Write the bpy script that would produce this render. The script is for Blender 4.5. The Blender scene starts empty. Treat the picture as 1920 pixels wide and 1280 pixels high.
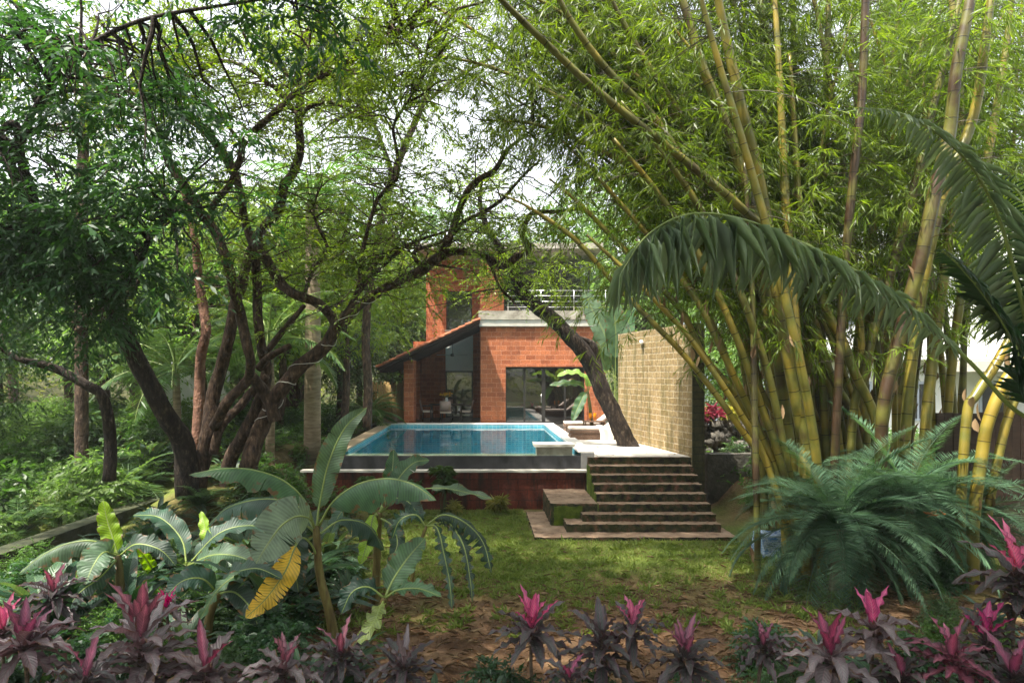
import bpy, math, random
import numpy as np

# ------------------------------------------------------------------ camera, sky, sun
random.seed(5)
RG = np.random.default_rng(11)
SC = bpy.context.scene
COL = SC.collection
F = 1280.0            # focal length in photo pixels (24 mm on a 36 mm sensor)
EYE = 3.5             # eye height over the lawn
cam_d = bpy.data.cameras.new('camera')
cam = bpy.data.objects.new('camera', cam_d)
COL.objects.link(cam)
cam.location = (0, 0, EYE)
cam.rotation_euler = (math.radians(90), 0, 0)
cam_d.sensor_width = 36
cam_d.lens = 24
cam_d.shift_x = 60 / 1920
cam_d.shift_y = 60 / 1920
cam_d.clip_start = 0.05
cam_d.clip_end = 2000
SC.camera = cam

SUN_EL, SUN_AZ = math.radians(67), math.radians(232)     # azimuth clockwise from +y (north)
w = bpy.data.worlds.new('World')
SC.world = w
w.use_nodes = True
wn = w.node_tree.nodes
sky = wn.new('ShaderNodeTexSky')
sky.sky_type = 'NISHITA'
sky.sun_disc = False
sky.sun_elevation = SUN_EL
sky.sun_rotation = SUN_AZ
sky.air_density = 1.0
sky.dust_density = 3.0
sky.ozone_density = 0.6
veil = wn.new('ShaderNodeHueSaturation')      # thin white overcast: the sky's colour mostly washed out
veil.inputs['Saturation'].default_value = 0.22
veil.inputs['Value'].default_value = 1.1
w.node_tree.links.new(sky.outputs[0], veil.inputs['Color'])
w.node_tree.links.new(veil.outputs[0], wn['Background'].inputs[0])
wn['Background'].inputs[1].default_value = 0.15
sl = bpy.data.lights.new('sun', 'SUN')
sl.energy = 4.2
sl.angle = math.radians(1.2)
sl.color = (1.0, 0.93, 0.82)
sun = bpy.data.objects.new('sun', sl)
COL.objects.link(sun)
sun.rotation_euler = (math.radians(90) - SUN_EL, 0, -SUN_AZ + math.pi)
sun.location = (-20, -20, 40)
SC.view_settings.view_transform = 'Standard'
SC.view_settings.look = 'None'
SC.view_settings.exposure = 1.72
SC.view_settings.gamma = 1.0
SC.cycles.max_bounces = 10
SC.cycles.transparent_max_bounces = 16
SC.cycles.diffuse_bounces = 5
SC.cycles.glossy_bounces = 3
SC.cycles.transmission_bounces = 6
SC.cycles.use_denoising = True
SC.cycles.sample_clamp_indirect = 6


def at(px, py, d):
    return np.array([(px - 900) * d / F, d, EYE - (py - 700) * d / F])


# ------------------------------------------------------------------ materials
def nmat(name):
    m = bpy.data.materials.new(name)
    m.use_nodes = True
    nt = m.node_tree
    return m, nt, nt.nodes, nt.links, nt.nodes['Principled BSDF']


def c4(c):
    return (c[0], c[1], c[2], 1)


def ramp(nodes, stops):
    r = nodes.new('ShaderNodeValToRGB')
    e = r.color_ramp.elements
    while len(e) < len(stops):
        e.new(0.5)
    for el, (p, c) in zip(e, stops):
        el.position = p
        el.color = c4(c)
    return r


def noise_mat(name, stops, scale=3.0, rough=0.75, bump=0.2, bscale=None, stretch=(1, 1, 1), spec=0.3, detail=6, metal=0):
    m, nt, N, L, b = nmat(name)
    tc = N.new('ShaderNodeTexCoord')
    mp = N.new('ShaderNodeMapping')
    mp.inputs['Scale'].default_value = stretch
    L.new(tc.outputs['Object'], mp.inputs[0])
    n = N.new('ShaderNodeTexNoise')
    n.inputs['Scale'].default_value = scale
    n.inputs['Detail'].default_value = detail
    n.inputs['Roughness'].default_value = 0.65
    L.new(mp.outputs[0], n.inputs['Vector'])
    r = ramp(N, stops)
    L.new(n.outputs['Fac'], r.inputs[0])
    L.new(r.outputs[0], b.inputs['Base Color'])
    b.inputs['Roughness'].default_value = rough
    b.inputs['Specular IOR Level'].default_value = spec
    b.inputs['Metallic'].default_value = metal
    if bump:
        n2 = N.new('ShaderNodeTexNoise')
        n2.inputs['Scale'].default_value = bscale or scale * 5
        n2.inputs['Detail'].default_value = 5
        L.new(mp.outputs[0], n2.inputs['Vector'])
        bp = N.new('ShaderNodeBump')
        bp.inputs['Strength'].default_value = bump
        bp.inputs['Distance'].default_value = 0.05
        L.new(n2.outputs['Fac'], bp.inputs['Height'])
        L.new(bp.outputs[0], b.inputs['Normal'])
    return m


def leaf_mat(name, c1, c2, tr=0.4, tcol=None, rough=0.42, spec=0.4, noise=0.35):
    """leaf: colour differs from leaf to leaf and from clump to clump; light passes through."""
    m, nt, N, L, b = nmat(name)
    g = N.new('ShaderNodeNewGeometry')
    tc = N.new('ShaderNodeTexCoord')
    n = N.new('ShaderNodeTexNoise')
    n.inputs['Scale'].default_value = 0.9
    n.inputs['Detail'].default_value = 2
    L.new(tc.outputs['Object'], n.inputs['Vector'])
    mx = N.new('ShaderNodeMath')
    mx.operation = 'MULTIPLY_ADD'
    mx.inputs[1].default_value = noise * 2
    L.new(n.outputs['Fac'], mx.inputs[0])
    sc = N.new('ShaderNodeMath')
    sc.operation = 'MULTIPLY_ADD'
    sc.inputs[1].default_value = 1 - noise
    sc.inputs[2].default_value = -noise * 0.5
    L.new(g.outputs['Random Per Island'], sc.inputs[0])
    L.new(sc.outputs[0], mx.inputs[2])
    r = ramp(N, [(0.0, c1), (1.0, c2)])
    L.new(mx.outputs[0], r.inputs[0])
    oi = N.new('ShaderNodeObjectInfo')
    hs = N.new('ShaderNodeHueSaturation')
    ov = N.new('ShaderNodeMapRange')
    ov.inputs[3].default_value = 0.8
    ov.inputs[4].default_value = 1.2
    L.new(oi.outputs['Random'], ov.inputs[0])
    L.new(ov.outputs[0], hs.inputs['Value'])
    L.new(r.outputs[0], hs.inputs['Color'])
    L.new(hs.outputs[0], b.inputs['Base Color'])
    b.inputs['Roughness'].default_value = rough
    b.inputs['Specular IOR Level'].default_value = spec
    t = N.new('ShaderNodeBsdfTranslucent')
    tm = N.new('ShaderNodeMixRGB')
    tm.blend_type = 'MULTIPLY'
    tm.inputs[0].default_value = 1
    L.new(hs.outputs[0], tm.inputs[1])
    tm.inputs[2].default_value = c4(tcol or (2.2, 1.9, 0.8))
    L.new(tm.outputs[0], t.inputs[0])
    mix = N.new('ShaderNodeMixShader')
    mix.inputs[0].default_value = tr
    L.new(b.outputs[0], mix.inputs[1])
    L.new(t.outputs[0], mix.inputs[2])
    L.new(mix.outputs[0], N['Material Output'].inputs[0])
    return m


def block_mat(name, c1, c2, mortar, bw=0.42, bh=0.2, msize=0.012, dirt=(0.05, 0.05, 0.03), dirt_amt=0.35, bump=0.35, nscale=14, streak=False, dlo=0.52):
    """coursed stone blocks; brick pattern runs on x+y, z so it wraps corners"""
    m, nt, N, L, b = nmat(name)
    tc = N.new('ShaderNodeTexCoord')
    sp = N.new('ShaderNodeSeparateXYZ')
    L.new(tc.outputs['Object'], sp.inputs[0])
    ad = N.new('ShaderNodeMath')
    L.new(sp.outputs[0], ad.inputs[0])
    L.new(sp.outputs[1], ad.inputs[1])
    cb = N.new('ShaderNodeCombineXYZ')
    L.new(ad.outputs[0], cb.inputs[0])
    L.new(sp.outputs[2], cb.inputs[1])
    wn_ = N.new('ShaderNodeTexNoise')
    wn_.inputs['Scale'].default_value = 7
    wn_.inputs['Detail'].default_value = 3
    L.new(tc.outputs['Object'], wn_.inputs['Vector'])
    wv = N.new('ShaderNodeVectorMath')
    wv.operation = 'SCALE'
    wv.inputs[3].default_value = 0.05
    L.new(wn_.outputs['Color'], wv.inputs[0])
    wa = N.new('ShaderNodeVectorMath')
    L.new(cb.outputs[0], wa.inputs[0])
    L.new(wv.outputs[0], wa.inputs[1])
    br = N.new('ShaderNodeTexBrick')
    br.inputs['Scale'].default_value = 1
    br.inputs['Brick Width'].default_value = bw
    br.inputs['Row Height'].default_value = bh
    br.inputs['Mortar Size'].default_value = msize
    br.inputs['Mortar Smooth'].default_value = 0.4
    br.inputs['Color1'].default_value = c4(c1)
    br.inputs['Color2'].default_value = c4(c2)
    br.inputs['Mortar'].default_value = c4(mortar)
    br.inputs['Bias'].default_value = 0.0
    L.new(wa.outputs[0], br.inputs['Vector'])
    n = N.new('ShaderNodeTexNoise')
    n.inputs['Scale'].default_value = nscale
    n.inputs['Detail'].default_value = 8
    n.inputs['Roughness'].default_value = 0.7
    L.new(tc.outputs['Object'], n.inputs['Vector'])
    r1 = ramp(N, [(0.3, (0.55, 0.5, 0.5)), (0.7, (1.25, 1.25, 1.25))])
    L.new(n.outputs['Fac'], r1.inputs[0])
    mu = N.new('ShaderNodeMixRGB')
    mu.blend_type = 'MULTIPLY'
    mu.inputs[0].default_value = 1
    L.new(br.outputs['Color'], mu.inputs[1])
    L.new(r1.outputs[0], mu.inputs[2])
    n2 = N.new('ShaderNodeTexNoise')
    n2.inputs['Scale'].default_value = 1.1
    n2.inputs['Detail'].default_value = 7
    n2.inputs['Roughness'].default_value = 0.7
    if streak:
        mp = N.new('ShaderNodeMapping')
        mp.inputs['Scale'].default_value = (3.5, 3.5, 0.5)
        L.new(tc.outputs['Object'], mp.inputs[0])
        L.new(mp.outputs[0], n2.inputs['Vector'])
    else:
        L.new(tc.outputs['Object'], n2.inputs['Vector'])
    r2 = ramp(N, [(dlo, (0, 0, 0)), (dlo + 0.2, (1, 1, 1))])
    L.new(n2.outputs['Fac'], r2.inputs[0])
    da = N.new('ShaderNodeMath')
    da.operation = 'MULTIPLY'
    da.inputs[1].default_value = dirt_amt
    L.new(r2.outputs[0], da.inputs[0])
    dm = N.new('ShaderNodeMixRGB')
    L.new(da.outputs[0], dm.inputs[0])
    L.new(mu.outputs[0], dm.inputs[1])
    dm.inputs[2].default_value = c4(dirt)
    L.new(dm.outputs[0], b.inputs['Base Color'])
    b.inputs['Roughness'].default_value = 0.85
    b.inputs['Specular IOR Level'].default_value = 0.2
    hm = N.new('ShaderNodeMath')
    hm.operation = 'MULTIPLY_ADD'
    hm.inputs[1].default_value = -0.8
    L.new(br.outputs['Fac'], hm.inputs[0])
    L.new(n.outputs['Fac'], hm.inputs[2])
    bp = N.new('ShaderNodeBump')
    bp.inputs['Strength'].default_value = bump
    bp.inputs['Distance'].default_value = 0.03
    L.new(hm.outputs[0], bp.inputs['Height'])
    L.new(bp.outputs[0], b.inputs['Normal'])
    return m


def plain(name, col, rough=0.5, spec=0.4, metal=0.0, var=0.12):
    lo = tuple(max(0, c * (1 - var)) for c in col)
    hi = tuple(c * (1 + var) for c in col)
    return noise_mat(name, [(0.3, lo), (0.7, hi)], scale=6, rough=rough, bump=0.05, spec=spec, metal=metal)


def glass_mat(name, tint, base_refl, rough=0.01, bump=0.0, bscale=3):
    m, nt, N, L, b = nmat(name)
    N.remove(b)
    tr = N.new('ShaderNodeBsdfTransparent')
    tr.inputs[0].default_value = c4(tint)
    gl = N.new('ShaderNodeBsdfGlossy')
    gl.inputs['Roughness'].default_value = rough
    gl.inputs['Color'].default_value = (0.95, 0.95, 0.95, 1)
    fr = N.new('ShaderNodeFresnel')
    fr.inputs[0].default_value = 1.33
    ad = N.new('ShaderNodeMath')
    ad.use_clamp = True
    ad.inputs[1].default_value = base_refl
    L.new(fr.outputs[0], ad.inputs[0])
    mix = N.new('ShaderNodeMixShader')
    L.new(ad.outputs[0], mix.inputs[0])
    L.new(tr.outputs[0], mix.inputs[1])
    L.new(gl.outputs[0], mix.inputs[2])
    L.new(mix.outputs[0], N['Material Output'].inputs[0])
    if bump:
        tc = N.new('ShaderNodeTexCoord')
        n = N.new('ShaderNodeTexNoise')
        n.inputs['Scale'].default_value = bscale
        n.inputs['Detail'].default_value = 2
        L.new(tc.outputs['Object'], n.inputs['Vector'])
        bp = N.new('ShaderNodeBump')
        bp.inputs['Strength'].default_value = bump
        bp.inputs['Distance'].default_value = 0.02
        L.new(n.outputs['Fac'], bp.inputs['Height'])
        L.new(bp.outputs[0], gl.inputs['Normal'])
        L.new(bp.outputs[0], fr.inputs['Normal'])
    return m


def bamboo_mat(name, base, alt, dark):
    m, nt, N, L, b = nmat(name)
    a = N.new('ShaderNodeAttribute')
    a.attribute_name = 'luv'
    sp = N.new('ShaderNodeSeparateXYZ')
    L.new(a.outputs['Vector'], sp.inputs[0])
    n = N.new('ShaderNodeTexNoise')
    tc = N.new('ShaderNodeTexCoord')
    n.inputs['Scale'].default_value = 2.2
    n.inputs['Detail'].default_value = 5
    L.new(tc.outputs['Object'], n.inputs['Vector'])
    m0 = N.new('ShaderNodeMath')
    m0.operation = 'MULTIPLY_ADD'
    m0.inputs[1].default_value = 2.0
    m0.inputs[2].default_value = -0.95
    L.new(n.outputs['Fac'], m0.inputs[0])
    m1 = N.new('ShaderNodeMath')
    L.new(m0.outputs[0], m1.inputs[0])
    L.new(sp.outputs[0], m1.inputs[1])
    r = ramp(N, [(0.0, alt), (0.5, base), (0.95, dark)])
    L.new(m1.outputs[0], r.inputs[0])
    fr = N.new('ShaderNodeMath')
    fr.operation = 'FRACT'
    L.new(sp.outputs[1], fr.inputs[0])
    rr = ramp(N, [(0.0, (0.12, 0.1, 0.06)), (0.025, (0.25, 0.22, 0.15)), (0.04, (1.1, 1.1, 1.0)), (0.08, (0.75, 0.72, 0.62)), (0.6, (1, 1, 1)), (0.97, (0.8, 0.85, 0.75)), (1.0, (0.2, 0.16, 0.1))])
    L.new(fr.outputs[0], rr.inputs[0])
    mu = N.new('ShaderNodeMixRGB')
    mu.blend_type = 'MULTIPLY'
    mu.inputs[0].default_value = 1
    L.new(r.outputs[0], mu.inputs[1])
    L.new(rr.outputs[0], mu.inputs[2])
    L.new(mu.outputs[0], b.inputs['Base Color'])
    b.inputs['Roughness'].default_value = 0.38
    return m


def banana_mat(name, base, rib, tr=0.4, tcol=(2.2, 1.9, 0.7), rough=0.4, edge=None):
    m, nt, N, L, b = nmat(name)
    a = N.new('ShaderNodeAttribute')
    a.attribute_name = 'luv'
    sp = N.new('ShaderNodeSeparateXYZ')
    L.new(a.outputs['Vector'], sp.inputs[0])
    ab = N.new('ShaderNodeMath')
    ab.operation = 'ABSOLUTE'
    L.new(sp.outputs[0], ab.inputs[0])
    # side veins: fine stripes square to the midrib
    vv = N.new('ShaderNodeMath')
    vv.operation = 'MULTIPLY_ADD'
    vv.inputs[1].default_value = -0.08
    L.new(ab.outputs[0], vv.inputs[0])
    L.new(sp.outputs[1], vv.inputs[2])
    sn = N.new('ShaderNodeMath')
    sn.operation = 'MULTIPLY'
    sn.inputs[1].default_value = 160
    L.new(vv.outputs[0], sn.inputs[0])
    sn2 = N.new('ShaderNodeMath')
    sn2.operation = 'SINE'
    L.new(sn.outputs[0], sn2.inputs[0])
    n = N.new('ShaderNodeTexNoise')
    n.inputs['Scale'].default_value = 6
    n.inputs['Detail'].default_value = 5
    tc = N.new('ShaderNodeTexCoord')
    L.new(tc.outputs['Object'], n.inputs['Vector'])
    ma = N.new('ShaderNodeMath')
    ma.operation = 'MULTIPLY_ADD'
    ma.inputs[1].default_value = 0.1
    L.new(sn2.outputs[0], ma.inputs[0])
    L.new(n.outputs['Fac'], ma.inputs[2])
    lo = tuple(c * 0.62 for c in base)
    hi = tuple(c * 1.35 for c in base)
    r = ramp(N, [(0.25, lo), (0.75, hi)])
    L.new(ma.outputs[0], r.inputs[0])
    rr = ramp(N, [(0.0, (1, 1, 1)), (0.1, (0, 0, 0))])
    L.new(ab.outputs[0], rr.inputs[0])
    mx = N.new('ShaderNodeMixRGB')
    L.new(rr.outputs[0], mx.inputs[0])
    L.new(r.outputs[0], mx.inputs[1])
    mx.inputs[2].default_value = c4(rib)
    last = mx
    if edge:
        re = ramp(N, [(0.3, (0, 0, 0)), (1.0, (1, 1, 1))])
        L.new(ab.outputs[0], re.inputs[0])
        me = N.new('ShaderNodeMixRGB')
        L.new(re.outputs[0], me.inputs[0])
        L.new(mx.outputs[0], me.inputs[1])
        me.inputs[2].default_value = c4(edge)
        last = me
    oi = N.new('ShaderNodeObjectInfo')
    hv = N.new('ShaderNodeHueSaturation')
    for sock, lo_, hi_, k_ in (('Value', 0.75, 1.25, 7.13), ('Hue', 0.485, 0.515, 3.71), ('Saturation', 0.75, 1.1, 5.37)):
        mk = N.new('ShaderNodeMath')
        mk.operation = 'MULTIPLY'
        mk.inputs[1].default_value = k_
        L.new(oi.outputs['Random'], mk.inputs[0])
        fk = N.new('ShaderNodeMath')
        fk.operation = 'FRACT'
        L.new(mk.outputs[0], fk.inputs[0])
        rk = N.new('ShaderNodeMapRange')
        rk.inputs[3].default_value = lo_
        rk.inputs[4].default_value = hi_
        L.new(fk.outputs[0], rk.inputs[0])
        L.new(rk.outputs[0], hv.inputs[sock])
    L.new(last.outputs[0], hv.inputs['Color'])
    n5 = N.new('ShaderNodeTexNoise')
    n5.inputs['Scale'].default_value = 11
    n5.inputs['Detail'].default_value = 4
    L.new(tc.outputs['Object'], n5.inputs['Vector'])
    be = N.new('ShaderNodeMath')
    be.operation = 'MULTIPLY_ADD'
    be.inputs[1].default_value = 0.42
    L.new(ab.outputs[0], be.inputs[0])
    L.new(n5.outputs['Fac'], be.inputs[2])
    rb_ = ramp(N, [(0.93, (0, 0, 0)), (1.0, (1, 1, 1))])
    L.new(be.outputs[0], rb_.inputs[0])
    mb_ = N.new('ShaderNodeMixRGB')
    L.new(rb_.outputs[0], mb_.inputs[0])
    L.new(hv.outputs[0], mb_.inputs[1])
    mb_.inputs[2].default_value = (0.13, 0.075, 0.03, 1)
    last = mb_
    L.new(last.outputs[0], b.inputs['Base Color'])
    b.inputs['Roughness'].default_value = rough
    bp = N.new('ShaderNodeBump')
    bp.inputs['Strength'].default_value = 0.25
    bp.inputs['Distance'].default_value = 0.01
    L.new(sn2.outputs[0], bp.inputs['Height'])
    L.new(bp.outputs[0], b.inputs['Normal'])
    t = N.new('ShaderNodeBsdfTranslucent')
    tm = N.new('ShaderNodeMixRGB')
    tm.blend_type = 'MULTIPLY'
    tm.inputs[0].default_value = 1
    L.new(last.outputs[0], tm.inputs[1])
    tm.inputs[2].default_value = c4(tcol)
    L.new(tm.outputs[0], t.inputs[0])
    mix = N.new('ShaderNodeMixShader')
    mix.inputs[0].default_value = tr
    L.new(b.outputs[0], mix.inputs[1])
    L.new(t.outputs[0], mix.inputs[2])
    L.new(mix.outputs[0], N['Material Output'].inputs[0])
    return m


MT = {}
MT['brick'] = block_mat('laterite blocks', (0.5, 0.165, 0.068), (0.29, 0.085, 0.035), (0.5, 0.23, 0.135), 0.4, 0.19, 0.013, (0.15, 0.06, 0.035), 0.55, 0.45, 18, True, 0.5)
MT['oldstone'] = block_mat('weathered laterite', (0.16, 0.04, 0.022), (0.1, 0.026, 0.016), (0.05, 0.02, 0.014), 0.5, 0.27, 0.01, (0.02, 0.018, 0.012), 0.9, 0.5, 16, True, 0.46)
MT['yellowwall'] = block_mat('ochre block wall', (0.36, 0.27, 0.14), (0.27, 0.195, 0.09), (0.42, 0.35, 0.23), 0.42, 0.17, 0.018, (0.09, 0.085, 0.03), 0.75, 0.45, 10, True, 0.47)
MT['mosswall'] = block_mat('mossy block wall', (0.09, 0.085, 0.04), (0.07, 0.07, 0.03), (0.05, 0.05, 0.03), 0.42, 0.17, 0.016, (0.03, 0.045, 0.012), 0.8, 0.35, 10, True)
MT['step'] = noise_mat('laterite step', [(0.25, (0.1, 0.06, 0.04)), (0.45, (0.3, 0.2, 0.13)), (0.75, (0.46, 0.33, 0.23))], 4, 0.9, 0.9, 30)
# upright step faces carry dark lichen and moss, with their shade painted in
nt = MT['step'].node_tree
b = nt.nodes['Principled BSDF']
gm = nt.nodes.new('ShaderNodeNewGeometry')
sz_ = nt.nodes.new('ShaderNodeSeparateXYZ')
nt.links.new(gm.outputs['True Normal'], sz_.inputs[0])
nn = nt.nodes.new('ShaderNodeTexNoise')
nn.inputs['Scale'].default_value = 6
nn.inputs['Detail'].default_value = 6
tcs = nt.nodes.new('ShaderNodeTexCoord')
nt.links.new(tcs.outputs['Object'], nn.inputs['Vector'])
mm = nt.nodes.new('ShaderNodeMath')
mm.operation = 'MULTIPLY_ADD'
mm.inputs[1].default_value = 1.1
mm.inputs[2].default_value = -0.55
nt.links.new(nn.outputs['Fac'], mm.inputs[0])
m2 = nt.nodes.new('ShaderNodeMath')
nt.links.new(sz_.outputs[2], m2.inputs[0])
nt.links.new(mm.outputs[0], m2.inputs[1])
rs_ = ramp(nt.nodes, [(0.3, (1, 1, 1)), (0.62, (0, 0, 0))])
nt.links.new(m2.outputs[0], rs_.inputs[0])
lich_shade = ramp(nt.nodes, [(0.36, (0.018, 0.015, 0.011)), (0.5, (0.05, 0.055, 0.018)), (0.58, (0.09, 0.06, 0.03)), (0.7, (0.19, 0.09, 0.055))])
nt.links.new(nn.outputs['Fac'], lich_shade.inputs[0])
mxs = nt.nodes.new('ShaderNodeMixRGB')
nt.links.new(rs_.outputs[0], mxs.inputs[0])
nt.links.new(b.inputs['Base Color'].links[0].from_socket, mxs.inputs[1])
nt.links.new(lich_shade.outputs[0], mxs.inputs[2])
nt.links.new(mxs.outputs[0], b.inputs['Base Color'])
MT['moss'] = noise_mat('moss', [(0.35, (0.05, 0.085, 0.006)), (0.7, (0.15, 0.2, 0.015))], 6, 0.95, 0.8, 40)
MT['deck'] = noise_mat('pale deck stone', [(0.3, (0.5, 0.47, 0.41)), (0.7, (0.66, 0.62, 0.56))], 2.5, 0.7, 0.12, 25)
MT['coping'] = noise_mat('white coping stone', [(0.3, (0.58, 0.56, 0.52)), (0.7, (0.74, 0.72, 0.68))], 3, 0.55, 0.08)
MT['tan'] = noise_mat('tan wet stone', [(0.3, (0.24, 0.18, 0.11)), (0.7, (0.4, 0.32, 0.22))], 5, 0.3, 0.1)
MT['granite'] = noise_mat('dark granite', [(0.3, (0.022, 0.022, 0.024)), (0.7, (0.05, 0.05, 0.054))], 5, 0.35, 0.03)
MT['concrete'] = noise_mat('stained concrete', [(0.3, (0.14, 0.12, 0.09)), (0.55, (0.34, 0.31, 0.25)), (0.75, (0.42, 0.39, 0.33))], 3, 0.85, 0.3, 20)
MT['paleconcrete'] = noise_mat('pale concrete', [(0.3, (0.42, 0.4, 0.34)), (0.7, (0.55, 0.52, 0.46))], 3, 0.8, 0.15)
MT['white'] = noise_mat('white paint', [(0.3, (0.7, 0.7, 0.7)), (0.7, (0.82, 0.82, 0.8))], 1.2, 0.6, 0.04)
MT['bluegrey'] = noise_mat('blue grey paint', [(0.3, (0.4, 0.45, 0.55)), (0.7, (0.5, 0.55, 0.64))], 1.2, 0.6, 0.04)
MT['greystone'] = noise_mat('grey stone', [(0.3, (0.1, 0.1, 0.1)), (0.7, (0.2, 0.2, 0.19))], 3, 0.6, 0.1)
MT['dark'] = plain('dark frame', (0.02, 0.018, 0.017), 0.4)
MT['timber'] = noise_mat('dark timber', [(0.3, (0.018, 0.01, 0.007)), (0.7, (0.05, 0.028, 0.018))], 4, 0.6, 0.2, stretch=(1, 1, 8))
MT['tile'] = noise_mat('clay roof tile', [(0.3, (0.12, 0.04, 0.02)), (0.55, (0.32, 0.11, 0.05)), (0.8, (0.45, 0.24, 0.15))], 3, 0.8, 0.4)
MT['floor'] = noise_mat('dark polished floor', [(0.3, (0.04, 0.035, 0.032)), (0.7, (0.08, 0.07, 0.062))], 2, 0.3, 0.03)
MT['glass'] = glass_mat('window glass', (0.35, 0.37, 0.37), 0.13)
MT['water'] = glass_mat('pool water', (0.68, 0.95, 0.98), 0.03, 0.0, 0.2, 2.4)
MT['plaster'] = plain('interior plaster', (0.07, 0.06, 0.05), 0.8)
MT['wicker'] = noise_mat('brown wicker', [(0.35, (0.07, 0.04, 0.025)), (0.65, (0.2, 0.12, 0.08))], 30, 0.6, 0.7, 60)
MT['cushion'] = plain('cream cushion', (0.62, 0.52, 0.45), 0.9, 0.1)
MT['towel'] = plain('white towel', (0.78, 0.72, 0.64), 0.95, 0.05)
MT['chairfab'] = plain('taupe chair fabric', (0.3, 0.22, 0.19), 0.8, 0.2)
MT['ceramic'] = plain('white ceramic', (0.75, 0.75, 0.75), 0.2)
MT['yellowfl'] = plain('yellow petals', (0.75, 0.4, 0.01), 0.6)
MT['orange'] = plain('orange juice', (0.85, 0.3, 0.01), 0.2)
MT['metal'] = plain('brushed metal', (0.55, 0.55, 0.55), 0.3, 0.5, 0.9)
MT['cable'] = plain('white cable', (0.6, 0.57, 0.52), 0.5)
MT['bluebag'] = noise_mat('blue patterned cloth', [(0.4, (0.03, 0.1, 0.3)), (0.5, (0.5, 0.6, 0.72)), (0.62, (0.06, 0.2, 0.5))], 9, 0.6, 0.1)
MT['fencebam'] = noise_mat('bamboo screen', [(0.3, (0.16, 0.1, 0.03)), (0.7, (0.42, 0.28, 0.09))], 5, 0.6, 0.1, stretch=(14, 14, 0.6))
MT['rubble'] = noise_mat('rubble stone', [(0.3, (0.03, 0.028, 0.024)), (0.6, (0.12, 0.11, 0.09)), (0.8, (0.24, 0.22, 0.19))], 3, 0.9, 0.6)
MT['lowwall'] = noise_mat('mossy plaster wall', [(0.3, (0.018, 0.024, 0.012)), (0.55, (0.045, 0.05, 0.024)), (0.8, (0.1, 0.09, 0.055))], 2.5, 0.9, 0.5)

MT['bark'] = noise_mat('brown bark', [(0.34, (0.016, 0.01, 0.007)), (0.52, (0.07, 0.043, 0.028)), (0.62, (0.13, 0.085, 0.055)), (0.76, (0.27, 0.2, 0.14))], 8, 0.9, 1.0, 24, stretch=(1.6, 1.6, 0.6))
MT['barkdark'] = noise_mat('dark bark', [(0.34, (0.008, 0.006, 0.005)), (0.52, (0.03, 0.021, 0.016)), (0.62, (0.075, 0.055, 0.04)), (0.75, (0.22, 0.18, 0.13))], 9, 0.9, 1.0, 26, stretch=(1.6, 1.6, 0.6))
MT['barkred'] = noise_mat('reddish bark', [(0.3, (0.06, 0.03, 0.02)), (0.55, (0.17, 0.085, 0.055)), (0.8, (0.3, 0.19, 0.13))], 6, 0.9, 0.9, 18)
MT['palmbark'] = noise_mat('grey palm bark', [(0.3, (0.14, 0.1, 0.06)), (0.7, (0.34, 0.27, 0.18))], 3, 0.9, 0.4, stretch=(1, 1, 5))
MT['bamboo'] = bamboo_mat('bamboo culm', (0.15, 0.15, 0.03), (0.3, 0.22, 0.03), (0.06, 0.034, 0.018))

MT['leaf_airy'] = leaf_mat('airy yellow green leaf', (0.07, 0.13, 0.012), (0.19, 0.27, 0.03), 0.5, (1.8, 1.8, 0.5))
MT['leaf_dark'] = leaf_mat('dark glossy leaf', (0.018, 0.052, 0.024), (0.045, 0.105, 0.038), 0.34, (1.8, 2.2, 0.6), 0.4, 0.5)
MT['leaf_bamboo'] = leaf_mat('bamboo leaf', (0.05, 0.1, 0.012), (0.18, 0.24, 0.028), 0.55, (1.8, 1.9, 0.5))
MT['leaf_mid'] = leaf_mat('mid green leaf', (0.035, 0.085, 0.018), (0.1, 0.18, 0.035), 0.45, (1.5, 1.9, 0.7))
MT['leaf_pale'] = leaf_mat('pale green leaf', (0.08, 0.15, 0.04), (0.19, 0.27, 0.08), 0.5, (1.5, 1.8, 0.8))
MT['leaf_deep'] = leaf_mat('deep green leaf', (0.02, 0.055, 0.018), (0.06, 0.12, 0.03), 0.35)
MT['leaf_fern'] = leaf_mat('fern leaf', (0.035, 0.08, 0.03), (0.09, 0.17, 0.05), 0.35)
MT['leaf_palm'] = leaf_mat('grey green palm leaf', (0.1, 0.15, 0.1), (0.26, 0.32, 0.24), 0.42, (1.5, 1.6, 0.7), 0.38, 0.5)
MT['leaf_palmdark'] = leaf_mat('dark palm leaf', (0.015, 0.045, 0.022), (0.04, 0.085, 0.035), 0.3, (1.8, 2, 0.7), 0.35, 0.5)
MT['leaf_cycad'] = leaf_mat('teal green frond', (0.045, 0.11, 0.068), (0.12, 0.2, 0.11), 0.3, (1.5, 1.7, 0.8), 0.5, 0.3)
MT['leaf_croton'] = leaf_mat('yellow striped leaf', (0.1, 0.14, 0.03), (0.32, 0.3, 0.09), 0.4)
MT['leaf_red'] = leaf_mat('crimson leaf', (0.1, 0.015, 0.03), (0.34, 0.06, 0.1), 0.35, (1.5, 1, 1))
MT['cord_grey'] = banana_mat('grey burgundy leaf', (0.17, 0.145, 0.145), (0.24, 0.14, 0.16), 0.25, (1.7, 0.9, 1.0), 0.35, (0.13, 0.085, 0.095))
MT['cord_dark'] = banana_mat('dark green burgundy leaf', (0.06, 0.07, 0.062), (0.14, 0.06, 0.085), 0.25, (1.5, 1.0, 1.0), 0.33, (0.1, 0.05, 0.068))
MT['cord_pink'] = banana_mat('pink leaf', (0.76, 0.075, 0.26), (0.75, 0.3, 0.38), 0.4, (1.3, 0.8, 1.0), 0.4, (0.4, 0.03, 0.16))
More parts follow.
